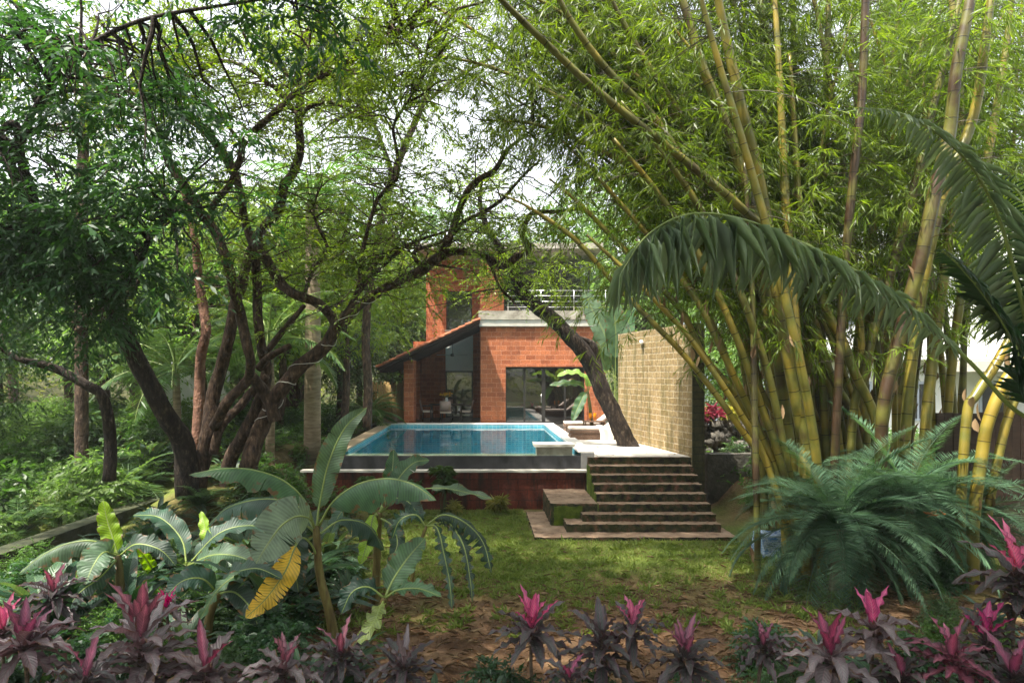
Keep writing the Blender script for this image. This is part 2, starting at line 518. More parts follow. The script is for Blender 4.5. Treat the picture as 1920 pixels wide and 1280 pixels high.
MT['cord_mauve'] = banana_mat('mauve leaf', (0.36, 0.09, 0.16), (0.5, 0.13, 0.2), 0.35, (1.4, 0.8, 1.0), 0.38, (0.12, 0.05, 0.07))
MT['ban_green'] = banana_mat('banana leaf', (0.05, 0.12, 0.05), (0.1, 0.17, 0.07), 0.35, rough=0.5)
MT['ban_pale'] = banana_mat('pale banana leaf', (0.16, 0.25, 0.15), (0.28, 0.36, 0.2), 0.35, (1.5, 1.5, 0.8))
MT['ban_dark'] = banana_mat('dark banana leaf', (0.02, 0.06, 0.034), (0.04, 0.09, 0.045), 0.3, rough=0.5)
MT['ban_lime'] = banana_mat('lime young leaf', (0.2, 0.33, 0.025), (0.3, 0.42, 0.06), 0.45, (1.8, 1.8, 0.6))
MT['ban_yellow'] = banana_mat('yellowed leaf', (0.66, 0.42, 0.012), (0.55, 0.42, 0.05), 0.35, (1.3, 1.1, 0.5))
MT['ban_stem'] = noise_mat('banana stem', [(0.3, (0.06, 0.035, 0.015)), (0.6, (0.17, 0.14, 0.04)), (0.8, (0.22, 0.24, 0.07))], 5, 0.5, 0.2, stretch=(3, 3, 0.6))
MT['ban_rib'] = plain('leaf stalk', (0.2, 0.26, 0.07), 0.4)
MT['cord_stem'] = noise_mat('cane stem', [(0.3, (0.05, 0.035, 0.025)), (0.7, (0.16, 0.12, 0.08))], 8, 0.8, 0.3, stretch=(1, 1, 6))
MT['grass'] = leaf_mat('lawn grass', (0.1, 0.17, 0.03), (0.25, 0.3, 0.08), 0.35, (1.4, 1.4, 0.6), 0.6, 0.2)
MT['straw'] = leaf_mat('dry straw', (0.1, 0.055, 0.028), (0.38, 0.27, 0.15), 0.15, (1, 1, 0.8), 0.8, 0.1)
MT['deadleaf'] = leaf_mat('dead leaf', (0.1, 0.04, 0.015), (0.34, 0.16, 0.06), 0.2, (1, 1, 0.8), 0.7, 0.2)


# ------------------------------------------------------------------ mesh builder
class MB:
    def __init__(s):
        s.v, s.f, s.u, s.n = [], [], [], 0
        s.has_uv = False

    def add(s, v, faces, uv=None):
        v = np.asarray(v, dtype=np.float64).reshape(-1, 3)
        for fa in faces:
            fa = np.asarray(fa, dtype=np.int64)
            if len(fa):
                s.f.append(fa + s.n)
        s.v.append(v)
        if uv is None:
            uv = np.zeros((len(v), 2))
        else:
            s.has_uv = True
        s.u.append(uv)
        s.n += len(v)
        return s

    def build(s, name, mat, parent=None, smooth=True):
        V = np.concatenate(s.v)
        off = np.zeros(3)
        p = parent
        while p is not None:
            off += np.array(p.location)
            p = p.parent
        V = V - off
        me = bpy.data.meshes.new(name)
        me.vertices.add(len(V))
        me.vertices.foreach_set('co', V.astype(np.float32).ravel())
        idx = np.concatenate([f.ravel() for f in s.f])
        tot = np.concatenate([np.full(len(f), f.shape[1], dtype=np.int32) for f in s.f])
        st = np.concatenate([[0], np.cumsum(tot)[:-1]]).astype(np.int32)
        me.loops.add(len(idx))
        me.loops.foreach_set('vertex_index', idx.astype(np.int32))
        me.polygons.add(len(tot))
        me.polygons.foreach_set('loop_start', st)
        if s.has_uv:
            a = me.attributes.new('luv', 'FLOAT2', 'POINT')
            a.data.foreach_set('vector', np.concatenate(s.u).astype(np.float32).ravel())
        me.update(calc_edges=True)
        me.validate()
        if smooth:
            me.shade_smooth()
        else:
            me.shade_flat()
        me.materials.append(MT[mat])
        o = bpy.data.objects.new(name, me)
        COL.objects.link(o)
        if parent is not None:
            o.parent = parent
        return o

    # ---- shapes
    def box(s, x0, x1, y0, y1, z0, z1):
        v = [(x, y, z) for z in (z0, z1) for y in (y0, y1) for x in (x0, x1)]
        return s.add(v, [[(0, 2, 3, 1), (4, 5, 7, 6), (0, 1, 5, 4), (2, 6, 7, 3), (0, 4, 6, 2), (1, 3, 7, 5)]])

    def rbox(s, x0, x1, y0, y1, z0, z1, seg=0.12, amp=0.012, fr=9.0):
        """box with uneven worn faces"""
        def disp(P):
            q = P * fr
            d = np.stack([np.sin(q[:, 1] * 1.1 + 1.3 * np.sin(q[:, 2] * 1.7) + q[:, 0] * .7),
                          np.sin(q[:, 0] * 1.2 + 1.1 * np.sin(q[:, 2] * 1.9 + 2)),
                          np.sin(q[:, 0] * 0.9 + q[:, 1] * 1.3 + 1.7 * np.sin(q[:, 0] * 0.37 + 1))], 1)
            q = P * fr * 2.7
            d += .5 * np.stack([np.sin(q[:, 1] + q[:, 2] * 1.3), np.sin(q[:, 0] * 1.4 + q[:, 2]), np.sin(q[:, 0] + q[:, 1] * .8 + 2)], 1)
            return P + d * amp
        lo, hi = np.array([x0, y0, z0]), np.array([x1, y1, z1])
        for ax in range(3):
            b, c = (ax + 1) % 3, (ax + 2) % 3
            nb = max(1, int((hi[b] - lo[b]) / seg)) + 1
            nc = max(1, int((hi[c] - lo[c]) / seg)) + 1
            for side in (0, 1):
                g = np.zeros((nb, nc, 3))
                g[..., ax] = hi[ax] if side else lo[ax]
                g[..., b] = np.linspace(lo[b], hi[b], nb)[:, None]
                g[..., c] = np.linspace(lo[c], hi[c], nc)[None, :]
                s.grid(disp(g.reshape(-1, 3)).reshape(nb, nc, 3), flip=not side)
        return s

    def grid(s, g, uv=None, flip=False):
        a, b = g.shape[:2]
        i = np.arange(a * b).reshape(a, b)
        q = np.stack([i[:-1, :-1], i[1:, :-1], i[1:, 1:], i[:-1, 1:]], -1).reshape(-1, 4)
        if flip:
            q = q[:, ::-1]
        return s.add(g.reshape(-1, 3), [q], None if uv is None else uv.reshape(-1, 2))

    def tube(s, P, r, n=8, sub=4, rough=0.0, uvx=0.0, vlen=None, cap=True, seed=0):
        P = np.asarray(P, float)
        r = np.asarray(r, float) * np.ones(len(P))
        if sub > 1 and len(P) > 2:
            P, r = spline(P, r, sub)
        T = np.gradient(P, axis=0)
        T /= np.linalg.norm(T, axis=1)[:, None] + 1e-9
        ref = np.array([0.3, 1, 0.2]) if abs(T[0][1]) < 0.8 else np.array([1, 0.2, 0.1])
        U = ref - T * (T @ ref)[:, None]
        U /= np.linalg.norm(U, axis=1)[:, None] + 1e-9
        W = np.cross(T, U)
        a = np.linspace(0, 2 * np.pi, n, endpoint=False)
        rr = np.repeat(r[:, None], n, 1)
        seg = np.concatenate([[0], np.cumsum(np.linalg.norm(np.diff(P, axis=0), axis=1))])
        if rough:
            q = seg[:, None] * 5 / max(1.0, 1)
            rr = rr * (1 + rough * (np.sin(a[None] * 3 + q * 1.3 + seed) * .5 + np.sin(a[None] * 2 - q * 2.1 + seed * 2) * .5 + .4 * np.sin(q * 3.7 + seed)))
        g = P[:, None] + rr[..., None] * (np.cos(a)[None, :, None] * U[:, None] + np.sin(a)[None, :, None] * W[:, None])
        K = len(P)
        i = np.arange(K * n).reshape(K, n)
        j = np.roll(i, -1, 1)
        q = np.stack([i[:-1], j[:-1], j[1:], i[1:]], -1).reshape(-1, 4)
        uv = np.zeros((K, n, 2))
        uv[..., 0] = uvx
        uv[..., 1] = (seg if vlen is None else seg / vlen)[:, None]
        fs = [q]
        if cap:
            fs += [i[0][::-1][None], i[-1][None]]
        return s.add(g.reshape(-1, 3), fs, uv.reshape(-1, 2))

    def tubes(s, P, Rr, n=4):
        """many thin tubes at once: P (N,K,3), Rr (N,K)"""
        N_, K = P.shape[:2]
        if N_ == 0:
            return s
        T = np.gradient(P, axis=1)
        T /= np.linalg.norm(T, axis=2, keepdims=True) + 1e-9
        ref = np.array([0.31, 0.87, 0.2])
        U = np.cross(T, ref)
        U /= np.linalg.norm(U, axis=2, keepdims=True) + 1e-9
        W = np.cross(T, U)
        a = np.linspace(0, 2 * np.pi, n, endpoint=False)
        g = P[:, :, None] + Rr[:, :, None, None] * (np.cos(a)[:, None] * U[:, :, None] + np.sin(a)[:, None] * W[:, :, None])
        i = np.arange(N_ * K * n).reshape(N_, K, n)
        j = np.roll(i, -1, 2)
        q = np.stack([i[:, :-1], j[:, :-1], j[:, 1:], i[:, 1:]], -1).reshape(-1, 4)
        return s.add(g.reshape(-1, 3), [q])

    def leaves(s, pos, d, length, width, rnd=0.6, fold=0.12, up=(0, 0, 1), kind='diamond'):
        N_ = len(pos)
        if N_ == 0:
            return s
        d = d / (np.linalg.norm(d, axis=1, keepdims=True) + 1e-9)
        upv = np.asarray(up, float) + RG.normal(0, rnd, (N_, 3))
        x = np.cross(d, upv)
        x /= np.linalg.norm(x, axis=1, keepdims=True) + 1e-9
        z = np.cross(x, d)
        length = np.broadcast_to(np.asarray(length, float), (N_,))[:, None, None]
        width = np.broadcast_to(np.asarray(width, float), (N_,))[:, None, None]
        if kind == 'diamond':
            t = np.array([(0, 0, 0), (.5, .42, fold), (0, 1, -fold * .6), (-.5, .42, fold)])
            fc = np.array([(0, 1, 2, 3)])
        elif kind == 'blade':     # narrow, bends down at the tip
            t = np.array([(0, 0, 0), (.5, .3, .1), (.42, .65, 0), (0, 1, -1.6 * fold), (-.42, .65, 0), (-.5, .3, .1)])
            fc = np.array([(0, 1, 2, 3), (0, 3, 4, 5)])
        else:                     # 'oval', folded along its midrib
            t = np.array([(0, 0, 0), (.38, .25, fold), (.5, .5, fold), (.33, .77, fold * .5), (0, 1, -fold), (-.33, .77, fold * .5), (-.5, .5, fold), (-.38, .25, fold), (0, .5, 0)])
            fc = np.array([(0, 1, 2, 8), (8, 2, 3, 4), (0, 8, 6, 7), (8, 4, 5, 6)])
        v = pos[:, None] + x[:, None] * (t[:, 0][None, :, None] * width) + d[:, None] * (t[:, 1][None, :, None] * length) + z[:, None] * (t[:, 2][None, :, None] * length * (width / length * 1.0 if kind != 'blade' else 1))
        k = len(t)
        base = (np.arange(N_) * k)[:, None, None]
        return s.add(v.reshape(-1, 3), [(fc[None] + base).reshape(-1, fc.shape[1])])

    def sprays(s, o, d, L, K, ll, lw, spread=0.9, droop=0.25, kind='diamond', jit=0.25, t0=0.15, leafdroop=0.0, rnd=0.5, tip=True, taper=0.5, stems=None, fold=0.12):
        """N sprays (twigs with leaves set along both sides)"""
        N_ = len(o)
        if N_ == 0:
            return s
        d = d / (np.linalg.norm(d, axis=1, keepdims=True) + 1e-9)
        L = np.broadcast_to(np.asarray(L, float), (N_,))
        side = np.cross(d, np.array([0, 0, 1.0]) + RG.normal(0, .3, (N_, 3)))
        side /= np.linalg.norm(side, axis=1, keepdims=True) + 1e-9
        t = np.linspace(t0, 1, K)
        P = o[:, None] + d[:, None] * (L[:, None, None] * t[None, :, None])
        P[..., 2] -= droop * L[:, None] * t[None] ** 2
        sg = np.where(np.arange(K) % 2 == 0, 1.0, -1.0)
        tang = d[:, None].repeat(K, 1).copy()
        tang[..., 2] -= 2 * droop * t[None]
        D = tang + spread * sg[None, :, None] * side[:, None] * (1 - 0.5 * (t[None, :, None] if tip else 0))
        D = D + RG.normal(0, jit, D.shape)
        D[..., 2] -= leafdroop
        sz = (1 - taper * np.abs(t - 0.45) / 0.55)[None].repeat(N_, 0) * RG.uniform(.75, 1.25, (N_, K))
        s.leaves(P.reshape(-1, 3), D.reshape(-1, 3), (ll * sz).ravel(), (lw * sz).ravel(), rnd, fold, kind=kind)
        if stems is not None:
            tt = np.linspace(0, 1, 4)
            Q = o[:, None] + d[:, None] * (L[:, None, None] * tt[None, :, None])
            Q[..., 2] -= droop * L[:, None] * tt[None] ** 2
            stems[0].tubes(Q, np.broadcast_to(stems[1] * (1 - .7 * tt), (N_, 4)), 3)
        return s


def spline(P, r, sub):
    P = np.asarray(P, float)
    n = len(P)
    A = np.concatenate([[2 * P[0] - P[1]], P, [2 * P[-1] - P[-2]]])
    out, ro = [], []
    for i in range(n - 1):
        p0, p1, p2, p3 = A[i], A[i + 1], A[i + 2], A[i + 3]
        for k in range(sub):
            t = k / sub
            out.append(.5 * ((2 * p1) + (-p0 + p2) * t + (2 * p0 - 5 * p1 + 4 * p2 - p3) * t * t + (-p0 + 3 * p1 - 3 * p2 + p3) * t ** 3))
            ro.append(r[i] * (1 - t) + r[i + 1] * t)
    out.append(P[-1])
    ro.append(r[-1])
    return np.array(out), np.array(ro)


def rdir(n, zlo=-1.0, zhi=1.0):
    z = RG.uniform(zlo, zhi, n)
    a = RG.uniform(0, 2 * np.pi, n)
    q = np.sqrt(np.maximum(0, 1 - z * z))
    return np.stack([q * np.cos(a), q * np.sin(a), z], 1)


# ------------------------------------------------------------------ object tree helpers
def tag(o, label=None, cat=None, group=None, kind=None):
    if label:
        o['label'] = label
    if cat:
        o['category'] = cat
    if group:
        o['group'] = group
    if kind:
        o['kind'] = kind
    return o


def thing(name, label, cat, loc=(0, 0, 0), group=None):
    o = bpy.data.objects.new(name, None)
    COL.objects.link(o)
    o.location = tuple(float(c) for c in loc)
    o.empty_display_size = 0.2
    return tag(o, label, cat, group)


def copy_tree(o, parent=None):
    c = o.copy()
    COL.objects.link(c)
    if parent is not None:
        c.parent = parent
    for ch in list(o.children):
        copy_tree(ch, c)
    return c


def place(o, loc, rz=0.0, sc=1.0, label=None, group=None):
    o.location = tuple(float(c) for c in loc)
    o.rotation_euler = (0, 0, rz)
    o.scale = (sc, sc, sc) if np.isscalar(sc) else sc
    if label:
        o['label'] = label
    if group:
        o['group'] = group
    return o


def bevel(o, wd=0.01, seg=2):
    m = o.modifiers.new('bevel', 'BEVEL')
    m.width = wd
    m.segments = seg
    m.limit_method = 'ANGLE'
    return o


def sst(x):
    x = np.clip(x, 0, 1)
    return x * x * (3 - 2 * x)


def ground_h(x, y):
    x = np.asarray(x, float)
    y = np.asarray(y, float)
    left = sst((-4.7 - x) / 1.2)
    right = sst((x - 6.0) / 1.0)
    back = sst((y - 33) / 3)
    m = np.maximum(np.maximum(left, right), back)
    h = 1.25 * sst((y - 14.5) / 6) * m
    h = h + 0.75 * np.exp(-(((x + 5.9) / 2.0) ** 2 + ((y - 15.6) / 2.2) ** 2)) * sst((-4.2 - x) / 0.8)
    h = h + 0.04 * np.sin(x * 1.3 + y * .7) * np.cos(y * 1.1 - x * .4) * np.where((y < 18) & (np.abs(x - 2) < 6), .3, 1)
    far = sst((np.hypot(x, y - 20) - 40) / 60)
    return h + far * 3


DECK = 1.43

# ------------------------------------------------------------------ ground
g = MB()
xs = np.concatenate([np.linspace(-160, -16, 30), np.linspace(-15.5, 15.5, 125), np.linspace(16, 160, 30)])
ys = np.concatenate([np.linspace(-80, -1, 14), np.linspace(0, 36, 130), np.linspace(37, 220, 30)])
X, Y = np.meshgrid(xs, ys, indexing='ij')
g.grid(np.stack([X, Y, ground_h(X, Y)], -1))
m, nt, N, L, b = nmat('ground soil and lawn')
tc = N.new('ShaderNodeTexCoord')
n1 = N.new('ShaderNodeTexNoise')
n1.inputs['Scale'].default_value = 2.2
n1.inputs['Detail'].default_value = 8
n1.inputs['Roughness'].default_value = 0.7
L.new(tc.outputs['Object'], n1.inputs['Vector'])
soil = ramp(N, [(0.3, (0.05, 0.026, 0.014)), (0.5, (0.13, 0.075, 0.042)), (0.72, (0.25, 0.16, 0.09))])
L.new(n1.outputs['Fac'], soil.inputs[0])
lawnc = ramp(N, [(0.3, (0.06, 0.09, 0.016)), (0.7, (0.15, 0.18, 0.04))])
n3 = N.new('ShaderNodeTexNoise')
n3.inputs['Scale'].default_value = 18
n3.inputs['Detail'].default_value = 4
L.new(tc.outputs['Object'], n3.inputs['Vector'])
L.new(n3.outputs['Fac'], lawnc.inputs[0])
sp = N.new('ShaderNodeSeparateXYZ')
L.new(tc.outputs['Object'], sp.inputs[0])
mr = N.new('ShaderNodeMapRange')
mr.inputs[1].default_value = 8.6
mr.inputs[2].default_value = 12.6
L.new(sp.outputs[1], mr.inputs[0])
n4 = N.new('ShaderNodeTexNoise')
n4.inputs['Scale'].default_value = 0.7
n4.inputs['Detail'].default_value = 5
L.new(tc.outputs['Object'], n4.inputs['Vector'])
ma = N.new('ShaderNodeMath')
ma.operation = 'MULTIPLY_ADD'
ma.inputs[1].default_value = 2.4
ma.inputs[2].default_value = -1.5
L.new(n4.outputs['Fac'], ma.inputs[0])
ms = N.new('ShaderNodeMath')
ms.use_clamp = True
L.new(ma.outputs[0], ms.inputs[0])
L.new(mr.outputs[0], ms.inputs[1])
mr2 = N.new('ShaderNodeMapRange')
mr2.inputs[1].default_value = 18.0
mr2.inputs[2].default_value = 17.5
L.new(sp.outputs[1], mr2.inputs[0])
mp_ = N.new('ShaderNodeMath')
mp_.operation = 'MULTIPLY'
mp_.use_clamp = True
L.new(ms.outputs[0], mp_.inputs[0])
L.new(mr2.outputs[0], mp_.inputs[1])
gx = N.new('ShaderNodeVectorMath')
gx.operation = 'DISTANCE'
gx.inputs[1].default_value = (2, 11, 0)
L.new(tc.outputs['Object'], gx.inputs[0])
gr_ = N.new('ShaderNodeMapRange')
gr_.inputs[1].default_value = 8
gr_.inputs[2].default_value = 14
gr_.inputs[4].default_value = 0.8
L.new(gx.outputs['Value'], gr_.inputs[0])
wild = ramp(N, [(0.35, (0.02, 0.028, 0.01)), (0.65, (0.06, 0.085, 0.022))])
L.new(n3.outputs['Fac'], wild.inputs[0])
mw = N.new('ShaderNodeMixRGB')
L.new(gr_.outputs[0], mw.inputs[0])
L.new(soil.outputs[0], mw.inputs[1])
L.new(wild.outputs[0], mw.inputs[2])
mx = N.new('ShaderNodeMixRGB')
L.new(mp_.outputs[0], mx.inputs[0])
L.new(mw.outputs[0], mx.inputs[1])
L.new(lawnc.outputs[0], mx.inputs[2])
L.new(mx.outputs[0], b.inputs['Base Color'])
b.inputs['Roughness'].default_value = 0.95
b.inputs['Specular IOR Level'].default_value = 0.1
bp = N.new('ShaderNodeBump')
bp.inputs['Strength'].default_value = 0.8
bp.inputs['Distance'].default_value = 0.05
L.new(n3.outputs['Fac'], bp.inputs['Height'])
L.new(bp.outputs[0], b.inputs['Normal'])
MT['ground'] = m
tag(g.build('ground', 'ground'), kind='structure')
#@@PART2@@


def prism(mb, poly, y0, y1):
    """x,z outline extruded along y"""
    n = len(poly)
    v = [(x, y0, z) for x, z in poly] + [(x, y1, z) for x, z in poly]
    mb.add(v, [[tuple(range(n))], [tuple(range(2 * n - 1, n - 1, -1))], [(i, i + n, (i + 1) % n + n, (i + 1) % n) for i in range(n)]])
    return mb


def lathe(mb, c, prof, n=20):
    a = np.linspace(0, 2 * np.pi, n, endpoint=False)
    gr = np.array([[(c[0] + r * math.cos(t), c[1] + r * math.sin(t), c[2] + z) for t in np.append(a, 0)] for r, z in prof])
    return mb.grid(gr, flip=True)


# ------------------------------------------------------------------ deck, pool, steps, garden walls
d = MB()
d.rbox(2.97, 5.3, 17.03, 21.7, 0.0, DECK, 0.3, 0.003)
tag(bevel(d.build('deck', 'deck', smooth=False), 0.012), kind='structure')
d = MB().box(-4.5, 5.6, 27.66, 33.4, 0.4, DECK - 0.02)
d.box(2.97, 5.0, 21.704, 27.656, 0.2, DECK)
tag(d.build('house_terrace', 'floor', smooth=False), kind='structure')

pool = thing('swimming_pool', 'long blue swimming pool with white coping and black overflow edge before the red house', 'pool', (-0.5, 22, 0.5))
m, nt, N, L, b = nmat('pool mosaic')
tc = N.new('ShaderNodeTexCoord')
sp = N.new('ShaderNodeSeparateXYZ')
L.new(tc.outputs['Object'], sp.inputs[0])
ad = N.new('ShaderNodeMath')
L.new(sp.outputs[0], ad.inputs[0])
L.new(sp.outputs[1], ad.inputs[1])
cb = N.new('ShaderNodeCombineXYZ')
L.new(ad.outputs[0], cb.inputs[0])
L.new(sp.outputs[2], cb.inputs[1])
br = N.new('ShaderNodeTexBrick')
br.offset = 0
br.inputs['Scale'].default_value = 1
br.inputs['Brick Width'].default_value = 0.15
br.inputs['Row Height'].default_value = 0.075
br.inputs['Mortar Size'].default_value = 0.012
br.inputs['Color1'].default_value = (0.02, 0.26, 0.38, 1)
br.inputs['Color2'].default_value = (0.05, 0.42, 0.52, 1)
br.inputs['Mortar'].default_value = (0.3, 0.5, 0.55, 1)
L.new(cb.outputs[0], br.inputs['Vector'])
L.new(br.outputs['Color'], b.inputs['Base Color'])
b.inputs['Roughness'].default_value = 0.25
MT['mosaic'] = m
MT['poolfloor'] = noise_mat('pool floor tile', [(0.3, (0.04, 0.44, 0.6)), (0.7, (0.07, 0.55, 0.68))], 1.2, 0.5, 0)
d = MB()
d.box(-3.55, 2.55, 18.404, 27.3, -0.1, 0.0)
d.build('pool_floor', 'poolfloor', pool, smooth=False)
d = MB()
d.box(-3.75, -3.55, 18.404, 27.3, 0.0, 1.44)
d.box(2.55, 2.75, 18.404, 27.3, 0.0, 1.44)
d.box(-3.55, 2.55, 27.3, 27.5, 0.0, 1.44)
d.build('basin_wall', 'mosaic', pool, smooth=False)
bevel(MB().box(2.55, 2.965, 17.72, 27.3, 1.443, 1.505).box(-3.95, 2.965, 27.304, 27.65, 1.443, 1.505).build('coping', 'coping', pool, smooth=False), 0.012)
bevel(MB().box(-3.95, -3.552, 17.72, 27.3, 1.42, 1.49).build('side_coping', 'tan', pool, smooth=False), 0.012)
bevel(MB().box(-3.56, 2.55, 17.78, 18.4, 0.3, 1.352).build('overflow_sill', 'tan', pool, smooth=False), 0.012)
MB().add([(-3.548, 17.784, 1.372), (2.546, 17.784, 1.372), (2.546, 27.298, 1.372), (-3.548, 27.298, 1.372)], [[(0, 1, 2, 3)]]).build('water', 'water', pool, smooth=False)
bevel(MB().box(-3.95, 2.62, 17.74, 17.776, 1.0, 1.366).build('overflow_face', 'granite', pool, smooth=False), 0.006)
bevel(MB().box(2.622, 2.96, 17.7, 17.776, 1.0, 1.44).build('end_block', 'greystone', pool, smooth=False), 0.008)

st = thing('stone_box', 'low grey stone box with a pale slab lid on the pool edge', 'box', (1.9, 18.1, 1.37))
bevel(MB().rbox(1.5, 2.42, 17.86, 18.45, 1.36, 1.58, 0.2, .004).build('body', 'concrete', st, smooth=False), 0.01)
bevel(MB().rbox(1.42, 2.48, 17.8, 18.5, 1.585, 1.65, 0.2, .004).build('lid', 'paleconcrete', st, smooth=False), 0.01)

rw = thing('retaining_wall', 'dark red stained laterite retaining wall below the pool', 'wall', (-0.8, 17.6, 0))
MB().rbox(-4.46, 2.7, 17.55, 17.95, -0.3, 0.965, 0.14, 0.008).build('wall', 'oldstone', rw)
bevel(MB().rbox(-4.6, 2.76, 17.46, 17.735, 0.972, 1.02, 0.4, 0.003).build('ledge', 'paleconcrete', rw, smooth=False), 0.008)

steps = thing('stone_steps', 'worn mossy laterite steps climbing from the lawn to the pool deck', 'steps', (3.9, 15.6, 0))
ZS = [1.245, 1.07, 0.9, 0.73, 0.555, 0.385, 0.235]
for i, z in enumerate(ZS):
    yf = 16.62 - 0.305 * i
    x0 = 2.68 if i < 5 else (2.27 if i == 5 else 1.88)
    s_ = MB().rbox(x0, 5.2 + 0.004 * i, yf, 17.0 + 0.003 * i, z - 0.17 - 0.02, z, 0.05, 0.006, 17 + i)
    s_.build('step', 'step', steps)
MB().rbox(1.15, 5.4, 14.3, 17.0, -0.2, 0.07, 0.07, 0.006, 15).build('base_slab', 'step', steps)
MB().rbox(2.68, 5.25, 16.98, 17.06, 1.06, 1.418, .05, .004, 17).build('top_riser', 'step', steps)
pr = MB()
prof = [(14.95, 0.03)] + [q for i in range(4, -1, -1) for q in ((16.60 - 0.305 * i, ZS[i] - 0.17), (16.60 - 0.305 * i, ZS[i] - 0.012))] + [(17.0, ZS[0] - 0.012), (17.0, 0.03)]
n_ = len(prof)
v = [(2.655, y, z) for y, z in prof] + [(2.676, y, z) for y, z in prof]
pr.add(v, [[tuple(range(n_ - 1, -1, -1))], [(i, (i + 1) % n_, (i + 1) % n_ + n_, i + n_) for i in range(n_)]])
pr.build('side_face', 'moss', steps, smooth=False)
MB().rbox(1.6, 2.655, 15.42, 17.4, 0.02, 0.56, 0.06, 0.007, 15).build('side_platform', 'step', steps)
MB().rbox(1.66, 2.3, 15.395, 15.44, 0.04, 0.5, 0.05, 0.012, 14).build('moss_patch', 'moss', steps)

# ochre wall to the right of the deck, slightly skewed to it
yw = thing('garden_wall', 'tall sunlit ochre block wall standing right of the pool deck', 'wall', (4.9, 19, 0))
pts = [(5.26, 16.95), (5.58, 17.0), (4.72, 21.8), (4.4, 21.75)]


def slab(pts, z0, z1):
    mb = MB()
    n = len(pts)
    v = [(x, y, z0) for x, y in pts] + [(x, y, z1) for x, y in pts]
    return mb.add(v, [[tuple(range(n - 1, -1, -1))], [tuple(range(n, 2 * n))], [(i, (i + 1) % n, (i + 1) % n + n, i + n) for i in range(n)]])


slab(pts, -0.2, 4.75).build('wall', 'yellowwall', yw, smooth=False)
slab([(5.262, 16.9), (5.56, 16.9), (5.576, 16.996), (5.262, 16.947)], -0.2, 4.74).build('end_pier', 'mosswall', yw, smooth=False)
sc_ = thing('security_camera', 'small white security camera fixed high on the ochre wall', 'camera', at(1203, 641, 19.9))
MB().tube([at(1203, 641, 19.9) + np.array([.1, 0, 0]), at(1203, 641, 19.9)], .02, 8, 1).build('bracket', 'white', sc_)
MB().tube([at(1203, 641, 19.9) + np.array([0, .05, .02]), at(1203, 641, 19.9) + np.array([-.03, -.17, -.03])], .05, 12, 1).build('housing', 'white', sc_)

lw = thing('low_garden_wall', 'low dark mossy garden wall at the left edge', 'wall', (-8, 13.5, 0))
slab([(-8.65, 2.0), (-8.35, 2.0), (-7.5, 16.3), (-7.8, 16.3)], -0.3, 0.5).build('wall', 'lowwall', lw, smooth=False)
slab([(-8.7, 1.96), (-8.3, 1.96), (-7.46, 16.34), (-7.86, 16.34)], 0.503, 0.57).build('cap', 'lowwall', lw, smooth=False)

cw = tag(MB().rbox(6.0, 7.7, 18.0, 18.3, -0.2, 1.38, 0.15, 0.012).build('concrete_wall', 'rubble'), 'low dark concrete wall between the ochre wall and the bamboo', 'wall')
# rubble: many rounded stones in one wall
ico_v = rdir(1)


def stone(mb, c, r, seed):
    u = np.linspace(0, np.pi, 6)
    a = np.linspace(0, 2 * np.pi, 9)
    U, A = np.meshgrid(u, a, indexing='ij')
    q = np.stack([np.sin(U) * np.cos(A), np.sin(U) * np.sin(A), np.cos(U)], -1)
    k = 1 + .18 * np.sin(3 * q[..., 0] + seed) + .15 * np.sin(4 * q[..., 2] + seed * 2)
    return mb.grid(np.asarray(c) + q * k[..., None] * np.asarray(r), flip=True)


rb = MB()
for i in range(150):
    x = RG.uniform(6.2, 8.3)
    stone(rb, (x, 20.2 + RG.uniform(-.15, .2), RG.uniform(0.9, 2.15)), RG.uniform(.08, .19, 3), i)
tag(rb.build('rubble_wall', 'rubble'), 'rough rubble stone wall with red and yellow plants on top', 'wall')

# ------------------------------------------------------------------ house
H = thing('brick_house', 'red laterite brick house with tiled verandah roof behind the pool', 'house', (0.5, 30, DECK))
wl = MB()
wl.box(0.02, 1.05, 28, 28.3, DECK, 5.42)
wl.box(4.3, 5.14, 28, 28.3, DECK, 5.42)
wl.box(1.05, 4.3, 28, 28.3, 3.78, 5.42)
wl.build('front_wall', 'brick', H, smooth=False)
# brick reveal round the door, a little proud
wl = MB()
wl.box(0.95, 1.052, 27.97, 28.1, DECK, 3.88).box(4.298, 4.4, 27.97, 28.1, DECK, 3.88).box(1.052, 4.298, 27.97, 28.1, 3.776, 3.88)
wl.build('door_surround', 'brick', H, smooth=False)
MB().box(0.02, 0.32, 28.304, 32, DECK, 5.42).build('side_wall', 'brick', H, smooth=False)
MB().box(4.84, 5.14, 28.304, 33, DECK, 5.42).build('side_wall', 'brick', H, smooth=False)
bevel(MB().box(-0.03, 5.22, 27.86, 28.35, 5.424, 5.69).build('fascia_band', 'paleconcrete', H, smooth=False), 0.01)
bevel(MB().rbox(-0.06, 5.26, 27.82, 28.35, 5.694, 6.06, 0.3, 0.004).build('fascia', 'concrete', H, smooth=False), 0.01)
MB().box(-0.03, 5.22, 28.354, 33.2, 5.6, 6.0).build('terrace_slab', 'concrete', H, smooth=False)
# room behind the glass door
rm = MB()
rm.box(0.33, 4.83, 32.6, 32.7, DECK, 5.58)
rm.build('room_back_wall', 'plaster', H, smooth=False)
MB().box(0.33, 4.83, 28.31, 32.59, 5.0, 5.05).build('ceiling', 'plaster', H, smooth=False)
